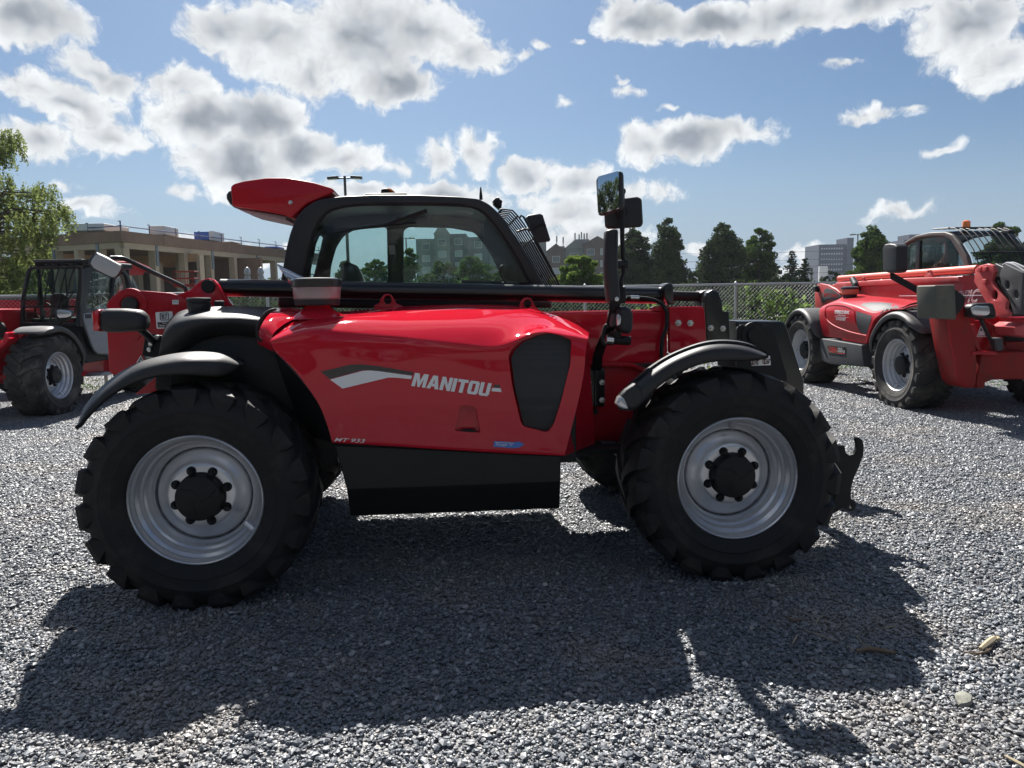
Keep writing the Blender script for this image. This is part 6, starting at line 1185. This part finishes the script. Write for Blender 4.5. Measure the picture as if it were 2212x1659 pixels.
m = MB(); p = cl_[6]; tube(m, [(p.x + .05, CN, p.z + .05), (p.x + .05, CF, p.z + .05)], .012, 6); p = cl_[9]; tube(m, [(p.x + .05, CN, p.z + .04), (p.x + .05, CF, p.z + .04)], .012, 6); tube(m, [(cl_[5].x, CN + .02, cl_[5].z + .05), (cl_[7].x, CN + .02, cl_[7].z + .09)], .01, 6); ob('guard_frame', m, BLACKM, CAB)
m = plate(FR, '6', [(1155, 470), (1165, 250), (1190, 240), (1185, 470)], CN + .01, .03, .004); ob('window_divider', m, DARKFR, CAB)
ob('notice_sheet', plate(FR, '6', [(1372, 262), (1455, 250), (1452, 408), (1366, 420)], CN + .12, .003, .0005), mat('pale_blue_paper', (.40, .52, .55), .7), CAB)
ob('seat_back', plate(FR, '6', [(1275, 480), (1270, 360), (1290, 335), (1320, 335), (1330, 370), (1345, 480)], 1.85, .35, .03), SEATM, CAB)
c = FR.d(*Q('6', 1527, 150), 1.72); BCN = ob('beacon', lathe(MB(), [(.062, -.03), (.062, .0), (.058, .01)], tuple(c), 'z', 24), BLACKM, CAB); ob('beacon_lens', lathe(MB(), [(.056, .008), (.056, .075), (.050, .10), (.03, .115), (.01, .118)], tuple(c), 'z', 24), AMBER, BCN)
m = MB(); p = FR.d(*Q('6', 1880, 190), 2.2); ob('work_lamp', plate(FR, '6', [(1800, 185), (1820, 160), (1860, 165), (1870, 190)], 2.0, .1, .01), BLACKM, CAB)
MR = ob('side_mirror', plate(FR, '6', [(948, 300), (962, 268), (1000, 262), (1040, 268), (1056, 285), (1054, 460), (1040, 478), (1000, 483), (950, 470)], .05, .16, .02, round_=.02), BLACKPL, TR)
m = MB(); a, b = FR.d(*Q('6', 970, 500), .05), FR.d(*Q('6', 1225, 640), .40); tube(m, [a + Vector((0, 0, .06)), a], .014, 8); n_ = (b - a); g = []
for p in (a, b): g.append([tuple(p + Vector((0, y, z))) for y, z in ((-.01, -.045), (.01, -.045), (.01, .045), (-.01, .045), (-.01, -.045))])
m.join(loft(g)); ob('mirror_arm', m, BLACKM, MR)
# stabiliser leg, counterweight, front frame (faces the viewer on planes across the machine)
XF = .98
X_ = lambda name, k, pts, x, mt, t=.05, bev=.008, par=None, **kw: ob(name, xplate(FR, k, pts, x, t, bev, **kw), mt, par or TR)
LEG = X_('stabiliser_leg', 'd', [(382, 735), (400, 600), (625, 560), (650, 700), (690, 850), (725, 1050), (740, 1280), (725, 1470), (700, 1500), (600, 1500), (530, 1440), (500, 1350), (440, 1060)], XF - .1, RED_WORN, .34, .015)
X_('leg_seam', 'd', [(490, 720), (505, 720), (530, 900), (560, 1060), (600, 1240), (612, 1400), (600, 1400), (585, 1250), (545, 1070), (512, 900)], XF + .075, RED_IN, .012, .002, LEG)
CWT = X_('counterweight', 'd', [(244, 350), (262, 338), (470, 334), (478, 350), (492, 712), (485, 728), (262, 718), (250, 700)], XF + .06, mat('weathered_grey_steel', (.105, .105, .085), .75, vary=.35, vscale=9, dirt=(.17, .14, .10), dirt_amt=.7, dscale=8), .38, .02)
X_('weight_side_plate', 'd', [(476, 366), (540, 400), (628, 470), (626, 560), (560, 650), (496, 718)], XF + .1, BLACKM, .25, .01, CWT)
X_('front_frame', 'd', [(770, 1100), (890, 1095), (1460, 1095), (1460, 1400), (900, 1405), (820, 1440), (805, 1500), (720, 1500), (712, 1440), (735, 1300), (760, 1180)], XF - .15, RED_WORN, .4, .02)
X_('frame_top_plate', 'd', [(768, 1100), (880, 1092), (1050, 1096), (1056, 1140), (960, 1146), (880, 1130), (775, 1140)], XF + .07, RED_IN, .05, .006)
X_('front_cross_beam', 'd', [(1110, 985), (1460, 985), (1460, 1110), (1110, 1110)], XF - .3, RED_WORN, .2, .01)
X_('axle_housing', 'd', [(1110, 905), (1460, 905), (1460, 990), (1110, 990)], XF - .5, BLACKM, .2, .01)
X_('front_bracket', 'd', [(640, 575), (680, 590), (730, 630), (790, 740), (905, 740), (1022, 800), (1000, 880), (950, 960), (900, 1030), (830, 1095), (770, 1100), (700, 800)], XF - .35, RED_IN, .12, .012)
X_('front_bracket_side', 'd', [(905, 740), (1022, 800), (1110, 880), (1115, 1000), (1180, 1090), (890, 1095), (960, 980), (990, 880)], XF - .25, RED_WORN, .1, .012)
X_('hinge_lug', 'd', [(668, 786), (755, 782), (720, 805), (760, 900), (840, 1090), (790, 1090), (720, 960), (690, 830)], XF - .05, RED_WORN, .2, .01)
X_('carriage_frame', 'd', [(1010, 700), (1460, 700), (1460, 800), (1250, 765), (1100, 830), (1020, 790)], XF - .6, RED_IN, .3, .02)
X_('fork_carriage', 'd', [(1105, 812), (1180, 800), (1240, 762), (1460, 800), (1460, 930), (1300, 905), (1240, 930), (1120, 905)], XF - .1, RED_OLD, .5, .03)
WT = X_('warning_triangle', 'd', [(884, 800), (968, 932), (836, 932)], XF - .28, WHITE, .006, .001)
X_('triangle_face', 'd', [(886, 826), (948, 922), (852, 922)], XF - .275, BLKDEC, .004, .001, WT)
X_('triangle_panel', 'd', [(876, 862), (908, 862), (936, 915), (858, 915)], XF - .272, WHITE, .004, .001, WT)
HL = X_('headlight', 'd', [(724, 640), (722, 590), (745, 560), (800, 545), (960, 538), (990, 552), (1018, 640), (1020, 695), (990, 722), (820, 720), (745, 705), (725, 690)], XF + .12, BLACKPL, .16, .03, round_=.02)
X_('lamp_lens', 'd', [(770, 615), (785, 590), (830, 572), (960, 574), (980, 590), (986, 650), (968, 680), (930, 688), (820, 682), (785, 665)], XF + .205, CLEARLENS, .02, .008, HL)
m = MB(); tube(m, [FR.x(*Q('d', 880, 725), XF + .1), FR.x(*Q('d', 1050, 1080), XF + .05)], .022, 8); ob('lamp_arm', m, BLACKM, HL)
X_('step_block', 'd', [(998, 945), (1085, 940), (1105, 970), (1105, 1085), (1040, 1090), (1010, 980)], XF + .06, GREY_D, .12, .01)
# ------------------------------------------------------------------ machine on the left
pl = WF.z(128.5, 810.7, .56); FLm = Frame(pl.x, pl.y, 0, math.radians(90)); TL = root('telehandler', 'red telehandler on the left with a black barred cab and grey door, facing the viewer', 'telehandler', (pl.x, pl.y, 0), math.radians(90))
L_P = mkP(FLm, TL); XL = lambda name, k, pts, x, mt, t=.05, bev=.008, par=None, **kw: ob(name, xplate(FLm, k, pts, x, t, bev, **kw), mt, par or TL)
wheel(TL, (0, 0, .56), 0, .9, 1.0, RUBBER_D, SILVER, valve=-1.2); wheel(TL, (2.81, 0, .56), 0, .3, 1.0, RUBBER_D, SILVER, nuts=False)
wheel(TL, (0, 2.2, .56), PI, .3, 1.0, RUBBER_D, SILVER, nuts=False); wheel(TL, (2.81, 2.2, .56), PI, .1, 1.0, RUBBER_D, SILVER, nuts=False)
mb = MB(); box(mb, (1.4, 1.1, .78), (3.2, .7, .36)); [tube(mb, [(x, .3, .56), (x, 2.0, .56)], .11, 14) for x in (0, 2.81)]; ob('chassis', mb, RED_IN, TL, bevel=.02)
arc_guard(TL, 0, .56, .69, -.03, .44, 5, 118, BLACKPL2)
L_P('chassis_side_plate', 'e', [(1240, 525), (1480, 560), (1520, 610), (1900, 600), (1900, 850), (1740, 860), (1640, 880), (1480, 895), (1270, 905), (1268, 700)], .30, RED_IN, .06, .01)
st_ = L_P('tread_step', 'e', [(1482, 868), (1540, 838), (1775, 820), (1785, 845), (1620, 878), (1490, 892)], .15, GREYPL, .25, .006)
CLN = .13; CLX = FLm.d(*Q('a', 860, 1000), CLN).x
so_ = [(852, 1290), (862, 1000), (880, 700), (905, 650), (960, 632), (1240, 632), (1330, 650), (1395, 740), (1440, 890), (1450, 1100), (1420, 1500), (1200, 1620), (1040, 1600), (990, 1540), (890, 1300)]
si_ = [(925, 1105), (935, 980), (985, 710), (1010, 690), (1200, 690), (1330, 700), (1370, 760), (1400, 890), (1405, 1060), (1195, 1100)]
sl_ = [(903, 1150), (1195, 1120), (1400, 1090), (1380, 1500), (1195, 1590), (1075, 1592), (1030, 1565), (1000, 1500), (910, 1240)]
CL = ob('cab', plate(FLm, 'a', so_, CLN, .06, .012, holes=[si_]), DARKFR, TL); ob('window_pane', plate(FLm, 'a', si_, CLN + .015, .005, .001), GLASS_D, CL)
DR = ob('door_panel', plate(FLm, 'a', sl_, CLN - .04, .04, .012, round_=.04), GREYPL, CL)
for (x, y) in ((1010, 1275), (1045, 1370), (1085, 1460)): ob('pressed_rib', plate(FLm, 'a', [(x - 62, y + 8), (x - 30, y - 22), (x + 40, y - 30), (x + 105, y - 15), (x + 40, y - 12), (x - 20, y - 4)], CLN - .063, .012, .005), GREYPL, DR)
ob('door_handle', plate(FLm, 'a', [(930, 1160), (992, 1158), (994, 1202), (932, 1204)], CLN - .062, .02, .004), BLACKPL, DR)
ob('red_flash', plate(FLm, 'a', [(1005, 1142), (1060, 1138), (1040, 1200), (1005, 1205)], CLN - .061, .003, .001), REDLENS, DR)
m = MB(); tube(m, [FLm.d(*Q('a', 1212, 1100), CLN), FLm.d(*Q('a', 1240, 760), CLN)], .03, 8); ob('door_pillar', m, DARKFR, CL)
sll = [FLm.d(*Q('a', x, y), CLN) for x, y in so_]
# front of the cab on the cross plane
fo_ = [(228, 1290), (235, 1000), (290, 720), (320, 655), (345, 640), (880, 640), (905, 660), (900, 900), (862, 1290)]; fi_ = [(262, 1250), (268, 1000), (330, 690), (360, 668), (860, 668), (862, 900), (835, 1250)]
ob('windscreen_frame', xplate(FLm, 'a', fo_, CLX, .06, .012, [fi_]), DARKFR, CL); ob('windscreen', xplate(FLm, 'a', fi_, CLX, .006, .001), GLASS_D, CL)
ob('cab_nose', xplate(FLm, 'a', [(228, 1270), (862, 1270), (900, 1480), (940, 1600), (860, 1600), (330, 1400), (232, 1340)], CLX + .05, .10, .02), BLACKM, CL)
bars = [((330, 650), (262, 1075))] + [((x, 640), (x - 83 - k * 4, 1075)) for k, x in enumerate((487, 570, 655, 737, 815))]
for (a, b) in bars:
    m = MB(); A_, B_ = FLm.x(*Q('a', *a), CLX - .12), FLm.x(*Q('a', *b), CLX - .12); M_ = (A_ + B_) / 2 + Vector((-.02, .012, 0)); tube(m, cr([tuple(A_ + Vector((.12, 0, .03))), tuple(A_), tuple(M_), tuple(B_)], 14), .010, 6); ob('guard_bar', m, BLACKM, CL)
m = MB()
for a, b in (((330, 650), (885, 640)), ((240, 1075), (830, 1078)), ((885, 640), (820, 1150)), ((330, 650), (240, 1000))): tube(m, [FLm.x(*Q('a', *a), CLX - .12), FLm.x(*Q('a', *b), CLX - .12)], .013, 6)
ob('guard_frame', m, BLACKM, CL)
ztl = FLm.x(*Q('a', 600, 600), CLX).z; m = MB(); yl, yr = FLm.x(*Q('a', 370, 600), CLX).y, FLm.x(*Q('a', 900, 600), CLX).y; xb_ = sll[7].x
box(m, ((CLX + xb_) / 2, (yl + yr) / 2, ztl), (xb_ - CLX, abs(yl - yr), .09)); RFL = ob('cab_roof', m, BLACKM, CL, bevel=.03); m = MB(); box(m, (CLX + .02, (yl + yr) / 2, FLm.x(*Q('a', 600, 574), CLX).z), (.10, abs(yl - yr), .035)); ob('roof_bar', m, GREY_D, RFL, bevel=.01)
ob('roof_lamp', xplate(FLm, 'a', [(912, 565), (970, 560), (985, 612), (930, 615)], CLX - .05, .1, .01), BLACKM, CL)
m = MB(); box(m, ((CLX + xb_) / 2 + .1, .95 * .5 + .1, 1.0), (xb_ - CLX - .1, .8, .7)); ob('cab_lower_body', m, BLACKM, CL, bevel=.02)
fa_ = flat([(p.x, p.z) for p in sll[:8]] + [(p.x, 1.2) for p in sll[8:10]], [], .04, .01).xf(lambda v: (v.x, yl - v.z, v.y)) if 0 else None
m = MB(); [tube(m, [(x, yl, 1.2), (x, yl, ztl)], .03, 8) for x in (CLX + .1, xb_)]; tube(m, [(xb_, CLN, 1.2), (xb_, CLN, ztl - .05)], .03, 8); ob('cab_pillar', m, DARKFR, CL)
ob('seat_back', xplate(FLm, 'a', [(560, 1200), (560, 960), (600, 930), (700, 930), (740, 970), (740, 1200)], CLX + .8, .12, .03), SEATM, CL)
m = MB(); c_ = FLm.x(*Q('a', 480, 1120), CLX + .3); tube(m, [tuple(c_ + Vector((.05 * math.cos(a), .17 * math.cos(a), .12 * math.sin(a)))) for a in [k * PI / 10 for k in range(20)]], .014, 6, closed=True); tube(m, [c_, c_ - Vector((.1, 0, .35))], .03, 8); ob('steering_wheel', m, BLACKM, CL)
V_ = ob('rear_visor', plate(FLm, 'a', [(1290, 590), (1330, 582), (1500, 650), (1522, 675), (1515, 695), (1430, 705), (1420, 735), (1330, 650)], .45, .5, .02), RED_IN, CL)
m = MB(); tube(m, [FLm.x(*Q('a', 730, 935), CLX - .15), FLm.x(*Q('a', 820, 905), CLX - .15)], .012, 6); tube(m, [FLm.x(*Q('a', 735, 940), CLX - .15), FLm.x(*Q('a', 520, 1250), CLX - .15)], .012, 6); tube(m, [FLm.x(*Q('a', 800, 920), CLX - .15), FLm.x(*Q('a', 560, 1250), CLX - .15)], .010, 6); ob('wiper', m, BLACKM, CL)
HLL = XL('headlight', 'a', [(612, 1115), (640, 1098), (770, 1112), (790, 1140), (785, 1180), (740, 1208), (640, 1215), (615, 1180)], .35, BLACKPL, .12, .02); XL('lamp_lens', 'a', [(622, 1120), (645, 1108), (760, 1122), (778, 1145), (772, 1178), (735, 1198), (650, 1204), (626, 1175)], .285, CLEARLENS, .02, .006, HLL)
m = MB(); tube(m, [FLm.x(*Q('a', 690, 1205), .35), FLm.x(*Q('a', 640, 1330), .35)], .02, 8); ob('lamp_arm', m, BLACKM, HLL)
# front frame and boom front of the left machine
XL('boom', 'e', [(-500, -180), (300, -170), (330, -100), (330, 160), (250, 200), (-500, 220)], .9, RED_IN, .9, .02); c_ = FLm.x(-6, 712, .42); ob('pin', lathe(MB(), [(.13, -.03), (.13, .02)], (0, 0, 0), 'x', 24), BLACKM, TL, loc=tuple(c_))
XL('front_strut', 'e', [(-300, 640), (0, 480), (120, 350), (165, 190), (200, 205), (215, 270), (245, 290), (150, 400), (0, 530), (-300, 740)], -.35, RED, .25, .02)
XL('front_strut', 'e', [(-300, 340), (20, 330), (100, 330), (95, 350), (20, 370), (-300, 420)], -.3, RED, .15, .01)
XL('front_frame', 'e', [(-300, 610), (0, 600), (60, 640), (110, 570), (190, 700), (185, 790), (100, 815), (-300, 820)], -.1, RED_IN, .5, .02)
XL('front_panel', 'e', [(-300, 380), (0, 370), (240, 290), (330, 200), (450, 170), (430, 230), (330, 300), (220, 500), (180, 640), (-300, 620)], .3, RED_WORN, .1, .01)
XL('axle_link', 'e', [(-200, 830), (120, 820), (190, 1000), (150, 1140), (80, 1100), (-200, 1000)], .1, BLACKM, .2, .02)
# ------------------------------------------------------------------ machine standing behind, only its boom shows
B4 = root('telehandler', 'telehandler mostly hidden behind the left machine, only its boom and sky-tinted cylinder showing', 'telehandler', tuple(at_px(-250, 14.5)), 0)
o4 = Vector(at_px(-250, 14.5)); loc4 = lambda px, py: tuple(WP(px, py, 14.5) - o4)
m = MB(); tube(m, [loc4(-330, 643), loc4(142, 643)], .052, 16); ob('extension_cylinder', m, mat('sky_tinted_black_cylinder', (.05, .065, .062), .25, coat=.8), B4)  # black cylinder; its sky reflection is mixed into the base colour
m = MB(); a, b = Vector(loc4(-330, 655)), Vector(loc4(160, 690)); box(m, ((a.x + b.x) / 2, .2, (a.z + b.z) / 2), (b.x - a.x, .36, a.z - b.z)); ob('boom', m, RED, B4, bevel=.02)
for x in (-4, -.9): mbw = wheel(B4, (x, -.3, .56), 0, .2, 1, RUBBER_D, SILVER_D, nuts=False)
m = MB(); box(m, (-2.4, .3, .8), (4, .8, .4)); ob('chassis', m, RED_IN, B4, bevel=.02)
# ------------------------------------------------------------------ air: faint even haze round the whole place
hm = bpy.data.materials.new('haze'); hm.use_nodes = True; ht = hm.node_tree; ht.nodes.remove(ht.nodes['Principled BSDF']); pv = N(ht, 'ShaderNodeVolumePrincipled'); pv.inputs['Density'].default_value = .0002; pv.inputs['Color'].default_value = (.80, .88, 1, 1); pv.inputs['Anisotropy'].default_value = .2
ht.links.new(pv.outputs[0], ht.nodes['Material Output'].inputs['Volume'])
mb = MB(); box(mb, (0, 175, 29.5), (850, 500, 61)); tag(ob('haze', mb, hm, None, smooth=False, kind='stuff'), 'thin bluish haze that fades the far trees and buildings', 'haze')
